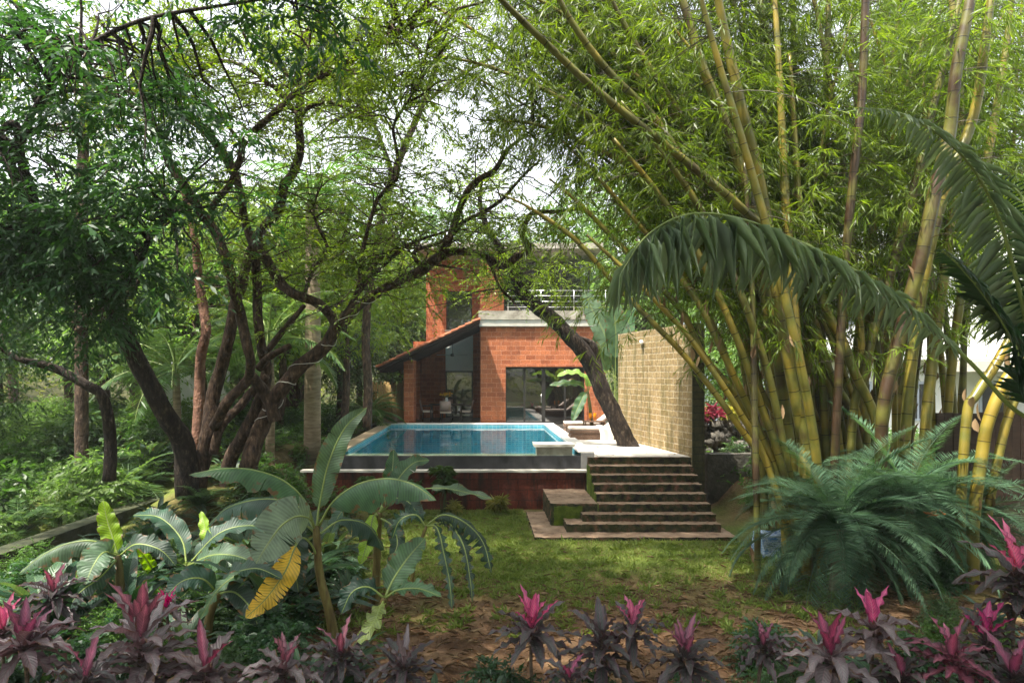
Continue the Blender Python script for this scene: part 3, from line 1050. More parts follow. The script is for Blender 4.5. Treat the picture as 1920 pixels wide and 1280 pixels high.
# sliding door
dr = MB()
y0, y1 = 28.12, 28.2
xs_ = [1.055, 1.83, 2.62, 3.5, 4.295]
dr.box(1.055, 4.295, y0, y1, 3.70, 3.772)
dr.box(1.055, 4.295, y0, y1, DECK, DECK + 0.09)
for k, x in enumerate(xs_):
    hw = 0.075 if k == 2 else 0.04
    dr.box(max(1.055, x - hw), min(4.295, x + hw), y0 + .003, y1 - .003, DECK + 0.09, 3.70)
door = dr.build('sliding_door', 'dark', H, smooth=False)
for k in range(4):
    a, c = xs_[k] + .04, xs_[k + 1] - .04
    MB().add([(a, 28.16, DECK + .09), (c, 28.16, DECK + .09), (c, 28.16, 3.7), (a, 28.16, 3.7)], [[(0, 1, 2, 3)]]).build('pane', 'glass', door, smooth=False)
hd = MB()
hd.tube([(2.52, 28.1, 2.3), (2.52, 28.1, 2.65)], .012, 8, 1)
hd.build('handle', 'metal', door)

# verandah: pillars, back wall with tall glazing
for (ya, yb) in ((28, 29.2), (31, 31.9)):
    MB().box(-3.13, -2.73, ya, yb, DECK, 4.05 if ya < 30 else 4.1).build('pillar', 'brick', H, smooth=False)
wl = MB()
wl.box(-3.13, -1.62, 32, 32.3, DECK, 5.0)
wl.box(-0.33, 0.02, 32, 32.3, DECK, 5.6)
wl.build('verandah_back_wall', 'brick', H, smooth=False)
prism(MB(), [(-1.618, 3.62), (-0.332, 3.62), (-0.332, 5.3), (-1.618, 4.75)], 32.05, 32.2).build('white_panel', 'white', H, smooth=False)
gf = MB()
gf.box(-1.618, -0.332, 32.06, 32.14, 3.54, 3.616).box(-1.618, -0.332, 32.06, 32.14, DECK, DECK + .08)
gf.box(-1.618, -1.55, 32.063, 32.137, DECK + .08, 3.54).box(-0.4, -0.332, 32.063, 32.137, DECK + .08, 3.54)
gw = gf.build('verandah_door', 'dark', H, smooth=False)
MB().add([(-1.55, 32.1, DECK + .08), (-0.4, 32.1, DECK + .08), (-0.4, 32.1, 3.54), (-1.55, 32.1, 3.54)], [[(0, 1, 2, 3)]]).build('pane', 'glass', gw, smooth=False)
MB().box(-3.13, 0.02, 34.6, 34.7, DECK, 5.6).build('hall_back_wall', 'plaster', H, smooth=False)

# lean-to roof
XA, ZA, XB, ZB = -4.05, 3.72, 0.0, 5.63


def rz_(x):
    return ZA + (ZB - ZA) * (x - XA) / (XB - XA)


rf = prism(MB(), [(XA, ZA - .09), (XB, ZB - .09), (XB, ZB), (XA, ZA)], 26.95, 32.0).build('verandah_roof', 'timber', H, smooth=False)
tl = MB()
nrow = 15
for i in range(nrow):
    xa = XA - 0.06 + (XB - XA) * i / nrow
    xb = xa + (XB - XA) / nrow + 0.07
    for j in range(26):
        yc = 26.98 + j * 0.197
        a = np.linspace(0, np.pi, 6)
        lift = 0.05
        gr = np.array([[(x_, yc - .085 * math.cos(t) * k_ + RG.normal(0, .001), rz_(x_) + .012 + lf + .075 * math.sin(t) * k_) for t in a] for x_, lf, k_ in ((xa, lift, 1.06), (xb, 0.0, .92))])
        tl.grid(gr + RG.normal(0, .004, 3))
        gr2 = gr - np.array([0, 0, .016])
        tl.grid(gr2, flip=True)
        tl.grid(np.stack([gr[0], gr2[0]], 0))
tl.build('roof_tiles', 'tile', rf, smooth=False)
rt = MB()
for y_ in np.arange(27.2, 32, .55):
    prism(rt, [(XA + .05, ZA - .19), (XB - .02, ZB - .19), (XB - .02, ZB - .094), (XA + .05, ZA - .094)], y_, y_ + .07)
rt.build('rafters', 'timber', rf, smooth=False)
MB().box(-3.05, -2.8, 27.05, 31.9, 4.055, 4.155).build('eaves_beam', 'timber', rf, smooth=False)

# upper storey
wl = MB()
wl.box(-2.55, -1.6, 32.31, 32.7, 4.4, 8.85)
wl.box(-0.375, 0.0, 32.31, 32.7, 4.4, 8.85)
wl.box(-1.6, -0.375, 32.31, 32.7, 7.4, 8.85)
wl.box(-1.6, -0.375, 32.31, 32.7, 4.4, 5.55)
wl.build('upper_wall', 'brick', H, smooth=False)
wf = MB()
wf.box(-1.6, -1.54, 32.4, 32.48, 5.55, 7.4).box(-.435, -.375, 32.4, 32.48, 5.55, 7.4).box(-1.54, -.435, 32.4, 32.48, 5.55, 5.61).box(-1.54, -.435, 32.4, 32.48, 7.34, 7.4)
uw = wf.build('upper_window', 'dark', H, smooth=False)
MB().add([(-1.54, 32.44, 5.61), (-.435, 32.44, 5.61), (-.435, 32.44, 7.34), (-1.54, 32.44, 7.34)], [[(0, 1, 2, 3)]]).build('pane', 'glass', uw, smooth=False)
bevel(MB().box(-1.66, -0.32, 32.2, 32.306, 5.48, 5.56).build('window_sill', 'paleconcrete', H, smooth=False), .006)
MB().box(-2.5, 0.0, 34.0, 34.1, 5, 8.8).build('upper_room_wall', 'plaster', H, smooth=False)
MB().box(0.0, 1.05, 30.0, 30.9, 6.0, 8.85).build('brick_column', 'brick', H, smooth=False)
wf = MB()
for x in (1.08, 2.4, 3.7, 4.96):
    wf.box(x - .04, x + .04, 31.0, 31.08, 6.0, 8.5)
wf.box(1.04, 5.0, 31.003, 31.077, 8.5, 8.58)
bw = wf.build('balcony_glazing', 'dark', H, smooth=False)
for a, c in ((1.12, 2.36), (2.44, 3.66), (3.74, 4.92)):
    MB().add([(a, 31.04, 6.0), (c, 31.04, 6.0), (c, 31.04, 8.5), (a, 31.04, 8.5)], [[(0, 1, 2, 3)]]).build('pane', 'glass', bw, smooth=False)
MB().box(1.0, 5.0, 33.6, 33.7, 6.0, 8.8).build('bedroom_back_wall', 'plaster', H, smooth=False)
bevel(MB().box(-2.8, 5.3, 29.3, 34.2, 8.854, 9.1).build('roof_slab', 'concrete', H, smooth=False), .01)
rl = MB()
for z in (6.22, 6.45, 6.68, 6.9):
    rl.tube([(1.1, 28.0, z), (5.2, 28.0, z)], .014, 8, 1)
for x in (1.15, 2.5, 3.85, 5.15):
    rl.tube([(x, 28.0, 6.05), (x, 28.0, 6.92)], .018, 8, 1)
rl.build('balcony_railing', 'metal', H)

# screen of bamboo poles left of the verandah
sc_ = thing('bamboo_fence', 'yellowish bamboo pole fence left of the verandah pillar', 'fence', (-4, 29.5, 1.2))
fb = MB()
for i in range(34):
    x = -4.9 + i * .05
    fb.tube([(x, 29.5 + RG.uniform(-.01, .01), 1.0), (x + RG.normal(0, .01), 29.5, 3.1 + RG.uniform(-.1, .1))], .024, 7, 1)
fb.build('poles', 'fencebam', sc_)
for z in (1.7, 2.75):
    MB().box(-4.92, -3.2, 29.53, 29.57, z, z + .05).build('rail', 'timber', sc_, smooth=False)

# ceiling fan hung from the verandah roof
fan = thing('ceiling_fan', 'dark ceiling fan hanging under the verandah roof', 'fan', (-1.2, 29.6, 4.3))
MB().tube([(-1.2, 29.6, 4.9), (-1.2, 29.6, 4.36)], .015, 8, 1).build('rod', 'dark', fan)
lathe(MB(), (-1.2, 29.6, 4.24), [(0.001, 0), (.07, .01), (.1, .05), (.08, .1), (.03, .13)], 16).build('motor', 'dark', fan)
for k in range(4):
    a = k * math.pi / 2 + .35
    u = np.array([math.cos(a), math.sin(a), 0])
    p = np.array([-u[1], u[0], 0.15])
    c = np.array([-1.2, 29.6, 4.3])
    bl = MB()
    top = np.array([[c + u * r + p * s_ * .07 for s_ in (-1, 1)] for r in (.1, .4, .7)])
    bl.grid(top).grid(top - np.array([0, 0, .008]), flip=True)
    bl.build('blade', 'metal', fan)


# ---- dining set on the verandah
def chair(px, py, rz, label):
    c = thing('dining_chair', label, 'chair', (px, py, DECK), 'chairs around the verandah table')
    x, y, z = px, py, DECK
    bevel(MB().box(x - .23, x + .23, y - .22, y + .22, z + .4, z + .48).build('seat', 'cushion', c, smooth=False), .02)
    bk = MB()
    bk.grid(np.array([[(x + s_ * .23, y - .22 - .03 * (1 - s_ * s_) - .1 * t, z + .5 + .42 * t) for s_ in (-1, -.5, 0, .5, 1)] for t in (0, .5, 1)]))
    o = bk.build('backrest', 'chairfab', c)
    so = o.modifiers.new('thick', 'SOLIDIFY')
    so.thickness = .035
    for sx in (-1, 1):
        for sy in (-1, 1):
            MB().tube([(x + sx * .21, y + sy * .2, z + .4), (x + sx * .23, y + sy * .22, z)], .017, 8, 1).build('leg', 'dark', c)
    for sx in (-1, 1):
        MB().tube([(x + sx * .24, y - .24, z + .68), (x + sx * .25, y + .15, z + .66), (x + sx * .23, y + .18, z + .42)], .016, 8, 2).build('armrest', 'dark', c)
    c.rotation_euler = (0, 0, rz)
    return c


tb = thing('dining_table', 'dark dining table on the verandah with a flower vase on it', 'table', (-1.45, 29.6, DECK))
bevel(MB().box(-2.2, -.7, 29.1, 30.1, DECK + .71, DECK + .75).build('tabletop', 'timber', tb, smooth=False), .008)
for sx in (-2.1, -.8):
    for sy in (29.2, 30.0):
        MB().box(sx - .03, sx + .03, sy - .03, sy + .03, DECK, DECK + .708).build('leg', 'timber', tb, smooth=False)
chair(-1.45, 28.85, 0, 'taupe dining chair with its back to the pool before the table')
chair(-2.25, 29.45, -1.45, 'dining chair at the left end of the verandah table')
chair(-.62, 29.45, 1.5, 'dining chair at the right end of the verandah table')
chair(-1.45, 30.45, math.pi, 'dining chair behind the verandah table facing the pool')
va = thing('flower_vase', 'white vase of yellow flowers on the dark dining table', 'vase', (-1.45, 29.5, DECK + .752))
lathe(MB(), (-1.45, 29.5, DECK + .752), [(.001, 0), (.06, 0), (.075, .1), (.06, .22), (.045, .27), (.05, .29)], 16).build('vase', 'ceramic', va)
fl = MB()
stm = MB()
for i in range(16):
    q = np.array([-1.45, 29.5, DECK + 1.14]) + np.array([RG.normal(0, .11), RG.normal(0, .09), RG.normal(0, .05)])
    stm.tube([(-1.45, 29.5, DECK + 1.0), q], .004, 5, 1)
    fl.leaves(np.repeat(q[None], 10, 0), rdir(10, -.2, .9), .075, .035, 1, kind='oval')
stm.build('stems', 'ban_rib', va)
fl.build('flowers', 'yellowfl', va)

# sofa behind the glass door
sf = thing('sofa', 'teal sofa inside the room behind the glass doors', 'sofa', (1.9, 30.5, DECK))
MT['teal'] = plain('teal fabric', (0.03, 0.16, 0.2), 0.8)
bevel(MB().box(1.1, 2.7, 30.1, 30.9, DECK + .1, DECK + .42).build('seat', 'teal', sf, smooth=False), .05)
bevel(MB().box(1.1, 2.7, 30.91, 31.15, DECK + .1, DECK + .8).build('backrest', 'teal', sf, smooth=False), .06)
for x in (.95, 2.705):
    MB().box(x, x + .145, 30.1, 31.15, DECK + .1, DECK + .6).build('armrest', 'teal', sf, smooth=False)


# ---- loungers and side table on the deck
def lounger(x, y, label):
    c = thing('sun_lounger', label, 'lounger', (x, y, DECK), 'wicker sun loungers on the pool deck')
    z = DECK
    fr = MB()
    fr.box(x - .95, x + .95, y - .33, y + .33, z + .2, z + .3)
    bevel(fr.build('frame', 'wicker', c, smooth=False), .02)
    prism(MB(), [(x - .95, z + .01), (x + .95, z + .01), (x + .9, z + .198), (x - .9, z + .198)], y - .31, y + .31).build('skirt', 'wicker', c, smooth=False)
    bk = prism(MB(), [(x + .25, z + .305), (x + .33, z + .305), (x + 1.0, z + .78), (x + .94, z + .84)], y - .32, y + .32).build('backrest', 'wicker', c, smooth=False)
    bevel(bk, .015)
    bevel(MB().box(x - .94, x + .26, y - .31, y + .31, z + .303, z + .39).build('mattress', 'cushion', c, smooth=False), .03)
    bevel(prism(MB(), [(x + .22, z + .395), (x + .27, z + .33), (x + .93, z + .85), (x + .87, z + .91)], y - .3, y + .3).build('back_cushion', 'cushion', c, smooth=False), .02)
    return c


lounger(3.75, 21.6, 'near wicker lounger with white towel, partly behind the leaning trunk')
lounger(3.9, 24.0, 'far wicker lounger with cream cushions behind the side table')
tw = MB()
gx = np.linspace(0, 1, 14)
ty = np.linspace(0, 1, 10)
G = np.zeros((14, 10, 3))
for i, a in enumerate(gx):
    for j, b_ in enumerate(ty):
        s_ = a * 1.15
        if s_ < .68:
            G[i, j] = (3.72 + b_ * .42 + .02 * math.sin(9 * a), 21.93 - s_, DECK + .405 + .015 * math.sin(7 * b_ + 5 * a))
        else:
            G[i, j] = (3.72 + b_ * .42 + .03 * math.sin(9 * a), 21.25 - .02 * math.sin(6 * b_), DECK + .405 - (s_ - .68) + .03 * math.sin(5 * b_))
tw.grid(G)
o = tw.build('towel', 'towel')
o.modifiers.new('thick', 'SOLIDIFY').thickness = .015
tag(o, 'white towel draped over the near wicker lounger', 'towel')
pl = MB()
stone(pl, (4.55, 21.55, DECK + 1.0), (.08, .26, .16), 3)
tag(pl.build('pillow', 'towel'), 'white pillow propped on the raised back of the near lounger', 'pillow')
stb = thing('side_table', 'small wooden side table carrying two glasses of orange juice', 'table', (3.8, 22.85, DECK))
bevel(MB().box(3.45, 4.15, 22.6, 23.1, DECK + .45, DECK + .49).build('tabletop', 'wicker', stb, smooth=False), .006)
for sx in (3.5, 4.1):
    for sy in (22.65, 23.05):
        MB().box(sx - .02, sx + .02, sy - .02, sy + .02, DECK, DECK + .449).build('leg', 'wicker', stb, smooth=False)
for k, x in enumerate((3.68, 3.84)):
    gl_ = thing('juice_glass', ('left' if k == 0 else 'right') + ' one of two glasses of orange juice on the side table', 'glass', (x, 22.8, DECK + .492), 'glasses of juice')
    lathe(MB(), (x, 22.8, DECK + .492), [(.001, 0), (.035, 0), (.01, .02), (.01, .06), (.05, .1), (.058, .2), (.05, .26)], 14).build('bowl', 'orange', gl_)

# ---- white neighbour building far right
NB = thing('neighbour_building', 'white two storey building glimpsed behind the bamboo', 'building', (17, 27, 1.2))
MB().box(12.6, 30, 26, 34, 0.8, 9.2).build('wall', 'white', NB, smooth=False)
MB().box(8.4, 12.596, 27.5, 34, 0.8, 5.6).build('lower_wing', 'bluegrey', NB, smooth=False)
bevel(MB().box(12.3, 30, 25.3, 25.996, 4.0, 4.4).build('ledge', 'white', NB, smooth=False), .02)
bevel(MB().box(17.5, 30, 24.0, 25.296, 3.55, 3.95).build('porch_roof', 'paleconcrete', NB, smooth=False), .02)
for x in (13.6, 16.0, 19.0, 22.5):
    for z in (1.7, 5.4):
        f_ = MB().box(x, x + 1.3, 25.95, 25.997, z, z + 1.5).build('window', 'bluegrey', NB, smooth=False)
        MB().box(x + .1, x + .6, 25.92, 25.947, z + .1, z + 1.4).box(x + .7, x + 1.2, 25.92, 25.947, z + .1, z + 1.4).build('pane', 'granite', f_, smooth=False)

fe = thing('dark_fence', 'black boarded fence at the right edge beside the yellow bamboo', 'fence', (10.4, 12.4, 0))
fb = MB()
for i in range(22):
    fb.box(8.7 + i * .16, 8.7 + i * .16 + .15, 13.0 + .004 * (i % 2), 13.04 + .004 * (i % 2), 0, 2.75 + .02 * math.sin(i * 3))
fb.build('boards', 'timber', fe, smooth=False)
for z in (.5, 2.2):
    MB().box(8.7, 12.2, 13.05, 13.1, z, z + .1).build('rail', 'timber', fe, smooth=False)
pw = tag(MB().rbox(-11.2, -8.7, 23.5, 23.75, 0.9, 3.6, .3, .01).build('pale_wall', 'white'), 'pale sunlit wall glimpsed between trunks at the left', 'wall')
#@@PART3@@


# ------------------------------------------------------------------ the gnarled tree left of the pool
def limb(px, d0, d1=None, wob=0.25, seed=0):
    d1 = d0 if d1 is None else d1
    n = len(px)
    P, r = [], []
    for i, (x, y, rr) in enumerate(px):
        t = i / max(1, n - 1)
        d = d0 + (d1 - d0) * t + wob * math.sin(i * 1.9 + seed) * (0 if i == 0 else 1)
        P.append(at(x, y, d))
        r.append(rr * d / F)
    return np.array(P), np.array(r)


DT = 15.5
TR = {   # name: (part, pixel path with half width, depth at start, depth at end)
    'a': ('trunk', [(452, 960, 27), (468, 864, 24), (488, 805, 22), (507, 765, 20), (522, 738, 20), (560, 690, 19), (610, 648, 18), (638, 602, 15), (690, 560, 13), (745, 528, 12.5), (790, 507, 12), (820, 484, 11), (845, 473, 9), (872, 472, 8), (902, 477, 8), (920, 487, 8.5), (936, 497, 9), (951, 495, 9), (970, 481, 8.5), (991, 467, 8), (980, 443, 6), (987, 415, 6), (1001, 399, 6), (1040, 397, 4.5), (1083, 393, 2.5)], 15.5, 14.6),
    'b': ('branch', [(815, 490, 9), (838, 458, 8.5), (853, 417, 8), (866, 380, 7.5), (880, 353, 7.5), (903, 333, 7), (927, 320, 6.5), (950, 283, 5), (973, 263, 3.5), (1010, 235, 1.5)], 15.2, 14.0),
    'c': ('branch', [(850, 440, 5), (867, 417, 5), (907, 397, 4.5), (940, 375, 4), (960, 353, 4), (987, 323, 3), (1015, 300, 1.5)], 15.2, 14.2),
    'd': ('branch', [(634, 612, 15), (617, 587, 13), (593, 567, 13), (554, 552, 12.5), (527, 532, 12), (511, 505, 11.5), (488, 470, 11), (472, 450, 10), (458, 410, 9.5), (455, 385, 9), (458, 410, 9)][:10] + [(450, 360, 9.5), (437, 320, 10.5), (410, 277, 10.5), (380, 240, 10), (340, 212, 9), (333, 187, 8.5), (310, 170, 8), (283, 153, 7), (276, 145, 6), (285, 130, 5.5), (267, 107, 5), (240, 87, 4.5), (207, 63, 3), (180, 30, 2)], 15.5, 13.6),
    'e': ('trunk', [(420, 960, 20), (430, 868, 19), (460, 810, 18), (488, 751, 17), (500, 692, 15), (490, 650, 13), (484, 599, 11), (482, 536, 10.5), (480, 489, 10.5), (484, 450, 11), (492, 430, 12.5), (523, 392, 12), (532, 350, 11), (550, 323, 10.5), (563, 283, 10), (560, 233, 9.5), (563, 187, 9), (560, 147, 8.5), (561, 100, 8), (573, 67, 7.5), (597, 43, 6.5), (617, 17, 5), (640, -20, 3)], 15.9, 14.6),
    'f': ('trunk', [(365, 960, 22), (378, 868, 22), (392, 810, 21), (398, 751, 19), (414, 692, 17), (429, 634, 15.5), (441, 567, 14), (453, 536, 12), (464, 489, 11), (476, 458, 11), (488, 435, 10)], 15.2, 15.4),
    'g': ('branch', [(402, 800, 15), (425, 755, 14), (448, 730, 13.5), (466, 708, 13), (470, 680, 12.5), (464, 650, 12), (453, 599, 12), (441, 552, 12), (425, 489, 11.5), (402, 431, 11.5), (376, 398, 11), (347, 350, 10), (320, 310, 9.5), (300, 260, 9), (277, 217, 8), (233, 190, 6.5), (200, 167, 6), (157, 137, 5.5), (110, 113, 5), (67, 87, 4), (20, 60, 2)], 14.9, 12.4),
    'h': ('branch', [(437, 322, 8), (450, 300, 8), (457, 267, 8), (480, 243, 8), (513, 213, 7.5), (540, 187, 7), (567, 163, 6.5), (597, 147, 6), (637, 128, 5), (700, 92, 3.5), (760, 60, 2)], 14.5, 13.2),
    'i': ('branch', [(455, 270, 4), (443, 257, 4.5), (413, 217, 4), (390, 200, 3.5), (367, 190, 2.5), (330, 175, 1)], 14.5, 13.8),
    'j': ('branch', [(393, 396, 8), (410, 372, 7.5), (430, 347, 7), (442, 315, 6)], 14.6, 14.5),
    'k': ('branch', [(317, 165, 5), (323, 133, 5), (333, 100, 4.5), (333, 70, 4), (322, 30, 3), (310, -15, 2)], 13.9, 13),
    'l': ('branch', [(317, 163, 4.5), (337, 150, 4), (367, 143, 4), (390, 123, 4), (430, 115, 4), (477, 137, 4), (508, 160, 4), (533, 183, 4), (560, 217, 5)], 13.9, 14.7),
    'm': ('branch', [(563, 220, 5), (580, 200, 4.5), (610, 192, 4), (640, 200, 3), (680, 225, 1.5)], 14.8, 14),
    'n': ('branch', [(552, 158, 5.5), (547, 147, 5.5), (520, 123, 5), (480, 100, 5), (460, 70, 3.5), (440, 30, 2)], 14.8, 13.8),
    'o': ('branch', [(655, 578, 7), (675, 536, 6.5), (676, 497, 5.5), (683, 458, 5), (695, 411, 4.5), (707, 377, 4.5), (727, 350, 4.5), (746, 330, 4), (744, 283, 3.5), (738, 237, 3.5), (763, 193, 3), (790, 147, 2.5), (800, 90, 1.5)], 15.4, 13.6),
    'p': ('branch', [(672, 548, 5.5), (690, 525, 5), (711, 505, 5), (738, 480, 4.5), (765, 460, 4), (800, 445, 3), (850, 430, 2)], 15.4, 14.8),
    'q': ('branch', [(570, 555, 4), (580, 525, 4), (586, 509, 4.5), (600, 490, 4.5), (615, 474, 4), (609, 450, 3.5), (596, 425, 3), (588, 390, 2.5), (605, 340, 1.5)], 15.3, 14.6),
    'r': ('branch', [(500, 660, 8), (535, 614, 7), (552, 595, 6.5), (571, 572, 5)], 15.8, 15.5),
    's': ('branch', [(486, 690, 9), (500, 672, 8), (520, 660, 8), (545, 648, 7)], 15.6, 15.0),
    't': ('branch', [(400, 850, 11), (414, 800, 10.5), (449, 762, 10), (478, 728, 10), (500, 705, 9)], 15.0, 15.5),
    'u': ('trunk', [(362, 920, 14), (368, 829, 13), (374, 732, 12), (376, 673, 11.5), (386, 622, 11), (382, 583, 10.5), (372, 517, 10), (365, 450, 8), (350, 380, 6), (330, 330, 3)], 16.5, 17.0),
    'v': ('branch', [(516, 790, 18), (507, 755, 17), (490, 728, 16), (472, 705, 14)], 15.3, 15.1),
    'x': ('branch', [(796, 503, 6), (790, 495, 5.5), (782, 490, 5), (775, 475, 4.5), (790, 465, 4), (830, 452, 4), (835, 430, 2)], 15.0, 14.6),
    'y': ('branch', [(915, 485, 3.5), (925, 510, 3), (938, 540, 3), (958, 560, 3), (968, 575, 1.5)], 14.9, 14.8),
}
TRUNKS = 'bark'
tree = thing('gnarled_tree', 'gnarled many-stemmed tree whose crooked bough arches over the pool', 'tree', (-5.6, 15.4, 0.7))
LIMBS = []
for k, (nm, px, d0, d1) in TR.items():
    P, r = limb([(x_, y_, w_ * (.7 if w_ > 12 else .82)) for x_, y_, w_ in px], d0, d1, 0.12 if k not in 'bdghklo' else .2, ord(k))
    Ps, rs = spline(P, r, 4)
    LIMBS.append((Ps, rs))
    big = nm == 'trunk'
    MB().tube(P, r, 14 if big else 9, 5, 0.07, seed=ord(k)).build(nm, 'barkred' if k in 'u' else 'bark', tree)
# twigs off the thin wood, then leafy sprays off the twigs
to, tdv = [], []
for Ps, rs in LIMBS:
    seg = np.linalg.norm(np.diff(Ps, axis=0), axis=1)
    ok = [i for i in range(len(seg)) if rs[i] < 0.115 and Ps[i][2] > 5.2]
    if not ok:
        continue
    wts = seg[ok] * (1 + 1.0 * (rs[ok] < .06))
    k = int(wts.sum() * 4.6) + 3
    for i in RG.choice(ok, k, p=wts / wts.sum()):
        to.append(Ps[i])
        tdv.append(rdir(1, -.25, .95)[0])
to, tdv = np.array(to), np.array(tdv)
keep = ~((to[:, 0] > -1.2) & (RG.random(len(to)) < .45))
to, tdv = to[keep], tdv[keep]
TL = RG.uniform(.8, 2.3, len(to))
tt = np.linspace(0, 1, 5)
kink = RG.normal(0, .12, (len(to), 5, 3)) * tt[None, :, None]
TP = to[:, None] + tdv[:, None] * (TL[:, None, None] * tt[None, :, None]) + kink * TL[:, None, None]
TP[..., 2] -= .15 * TL[:, None] * tt ** 2
stw = MB()
stw.tubes(TP, .016 * (1 - .75 * tt)[None] * np.ones((len(to), 1)), 4)
crown = MB()
so, sd = [], []
for f_ in (.5, .64, .76, .87, .95, 1.0, 1.0):
    i0 = np.minimum((f_ * 4).__int__(), 3)
    fr = f_ * 4 - i0
    p = TP[:, i0] * (1 - fr) + TP[:, i0 + 1] * fr
    so.append(p)
    sd.append(tdv + rdir(len(p), -.8, .5) * 1.3)
so, sd = np.concatenate(so), np.concatenate(sd)
crown.sprays(so, sd, RG.uniform(.35, .7, len(so)), 12, .125, .046, 1.1, .3, jit=.3, stems=(stw, .004))
clump_hi = [Ps[i] for Ps, rs in LIMBS for i in range(len(Ps)) if Ps[i][2] > 7.2 and Ps[i][0] > -4.5]
UPPER = (stw, crown, clump_hi)

# white cord wound round the forked trunk
cb = MB()
Pa, ra = LIMBS[0]
q = []
for k in range(240):
    t = 9 + 26 * (k / 240) + .8 * math.sin(k * .11)
    i = int(t)
    pc = Pa[i] * (1 - t + i) + Pa[i + 1] * (t - i)
    T = Pa[i + 1] - Pa[i]
    T /= np.linalg.norm(T)
    U = np.cross(T, (0, 1, 0)); U /= np.linalg.norm(U)
    W = np.cross(T, U)
    an = k * .185
    sag = max(0, math.sin(k * .185 + 1.0)) * .05 * (1 + math.sin(k * .05))
    q.append(pc + (ra[i] * 1.08 + .006) * (math.cos(an) * U + math.sin(an) * W) - np.array([0, 0, sag]))
cb.tube(q, .0085, 5, 1)
tag(cb.build('light_cord', 'cable'), 'white cord wound in loops round the forked trunk of the gnarled tree', 'cord')

# ------------------------------------------------------------------ leaning tree on the deck
lt = thing('leaning_tree', 'dark leaning tree trunk growing out of the pool deck before the house', 'tree', at(1176, 837, 19.6))
P, r = limb([(1180, 848, 26), (1174, 830, 18), (1157, 789, 16), (1131, 736, 15.5), (1112, 690, 15.5), (1090, 655, 15), (1060, 622, 14), (1030, 592, 13.5), (1012, 580, 13), (985, 557, 12), (966, 533, 11), (955, 505, 9.5), (940, 470, 8), (915, 430, 6), (900, 380, 4), (905, 330, 2)], 19.5, 19.0, .06)
MB().tube(P, r, 14, 5, .06, seed=3).build('trunk', 'barkdark', lt)
P2, r2 = limb([(1118, 695, 13), (1116, 670, 10.5), (1112, 650, 8), (1104, 640, 5), (1085, 632, 3)], 19.5, 19.4, .02)
MB().tube(P2, r2, 10, 4, .06).build('stub', 'barkdark', lt)
Q, q_ = spline(P, r, 5)
tw_ = MB()
cr = MB()
o = Q[RG.integers(len(Q) - 30, len(Q), 190)]
dv = rdir(190, -.45, .8)
TP2 = o[:, None] + dv[:, None] * (RG.uniform(.5, 2.2, 190)[:, None, None] * np.linspace(0, 1, 4)[None, :, None])
tw_.tubes(TP2, .014 * np.linspace(1, .3, 4)[None] * np.ones((190, 1)), 4)
o2 = np.concatenate([TP2[:, k] for k in (1, 2, 3, 3)])
cr.sprays(o2, rdir(len(o2), -.7, .5), .55, 11, .11, .04, 1, .3, stems=(tw_, .004))
tw_.build('twigs', 'barkdark', lt)
cr.build('crown', 'leaf_airy', lt)


# ------------------------------------------------------------------ trees at the far left with dark hanging foliage
def clump_foliage(mb, stem, c, rad, ncl, per, L, K, ll, lw, mat_dir=0.0, cl=.55, kind='diamond', droop=.35, leafdroop=.25, spread=.9, anchor=None, zmin=None):
    """leaf clumps scattered through an ellipsoid, each on its own twig"""
    q = rdir(ncl) * (RG.random((ncl, 1)) ** .45)
    cen = np.asarray(c) + q * np.asarray(rad)
    if zmin is not None:
        cen = cen[cen[:, 2] > zmin]
    n = len(cen)
    if stem is not None and anchor is not None:
        A = np.asarray(anchor)
        A = A[np.argmin(((cen[:, None] - A[None]) ** 2).sum(-1) + RG.random((n, len(A))) * 1.5, axis=1)]
        t = np.linspace(0, 1, 6)
        Pt = A[:, None] * (1 - t)[None, :, None] + cen[:, None] * t[None, :, None]
        Pt[..., 2] += (np.sin(t * np.pi) * .12)[None] * np.linalg.norm(cen - A, axis=1)[:, None]
        Pt += RG.normal(0, .07, Pt.shape) * np.sin(t * np.pi)[None, :, None]
        stem.tubes(Pt, (.035 * (1 - .8 * t))[None] * np.ones((n, 1)) * np.clip(np.linalg.norm(cen - A, axis=1), .5, 3)[:, None] * .6, 5)
    dv = rdir(n * per, -.75, .7)
    o = np.repeat(cen, per, 0) + dv * RG.random((n * per, 1)) * cl
    mb.sprays(o, dv + np.array([0, 0, -mat_dir]), RG.uniform(.7, 1.3, n * per) * L, K, ll, lw, spread, droop, leafdroop=leafdroop, kind=kind)
    return cen


clump_foliage(UPPER[1], UPPER[0], (-1.5, 12.6, 9.9), (2.7, 1.1, 1.5), 85, 9, .55, 11, .125, .046, anchor=UPPER[2], cl=.6)
stw.build('twigs', 'bark', tree)
crown.build('crown', 'leaf_airy', tree)


def simple_tree(name, label, P, r, crowns, mat, bark, group=None, extra=(), **kw):
    o = thing(name, label, 'tree', P[0], group)
    MB().tube(P, r, 11, 5, .06, seed=len(label)).build('trunk', bark, o)
    A = spline(np.array(P, float), np.array(r, float) * np.ones(len(P)), 5)[0][-22:]
    for (pp, rr) in extra:
        MB().tube(pp, rr, 8, 5, .06).build('branch', bark, o)
        A = np.concatenate([A, spline(np.array(pp, float), np.array(rr, float), 5)[0][3:]])
    st_, lf = MB(), MB()
    for c in crowns:
        a = dict(kw)
        a.update(c)
        clump_foliage(lf, st_, anchor=A, **a)
    st_.build('twigs', bark, o)
    lf.build('crown', mat, o)
    return o


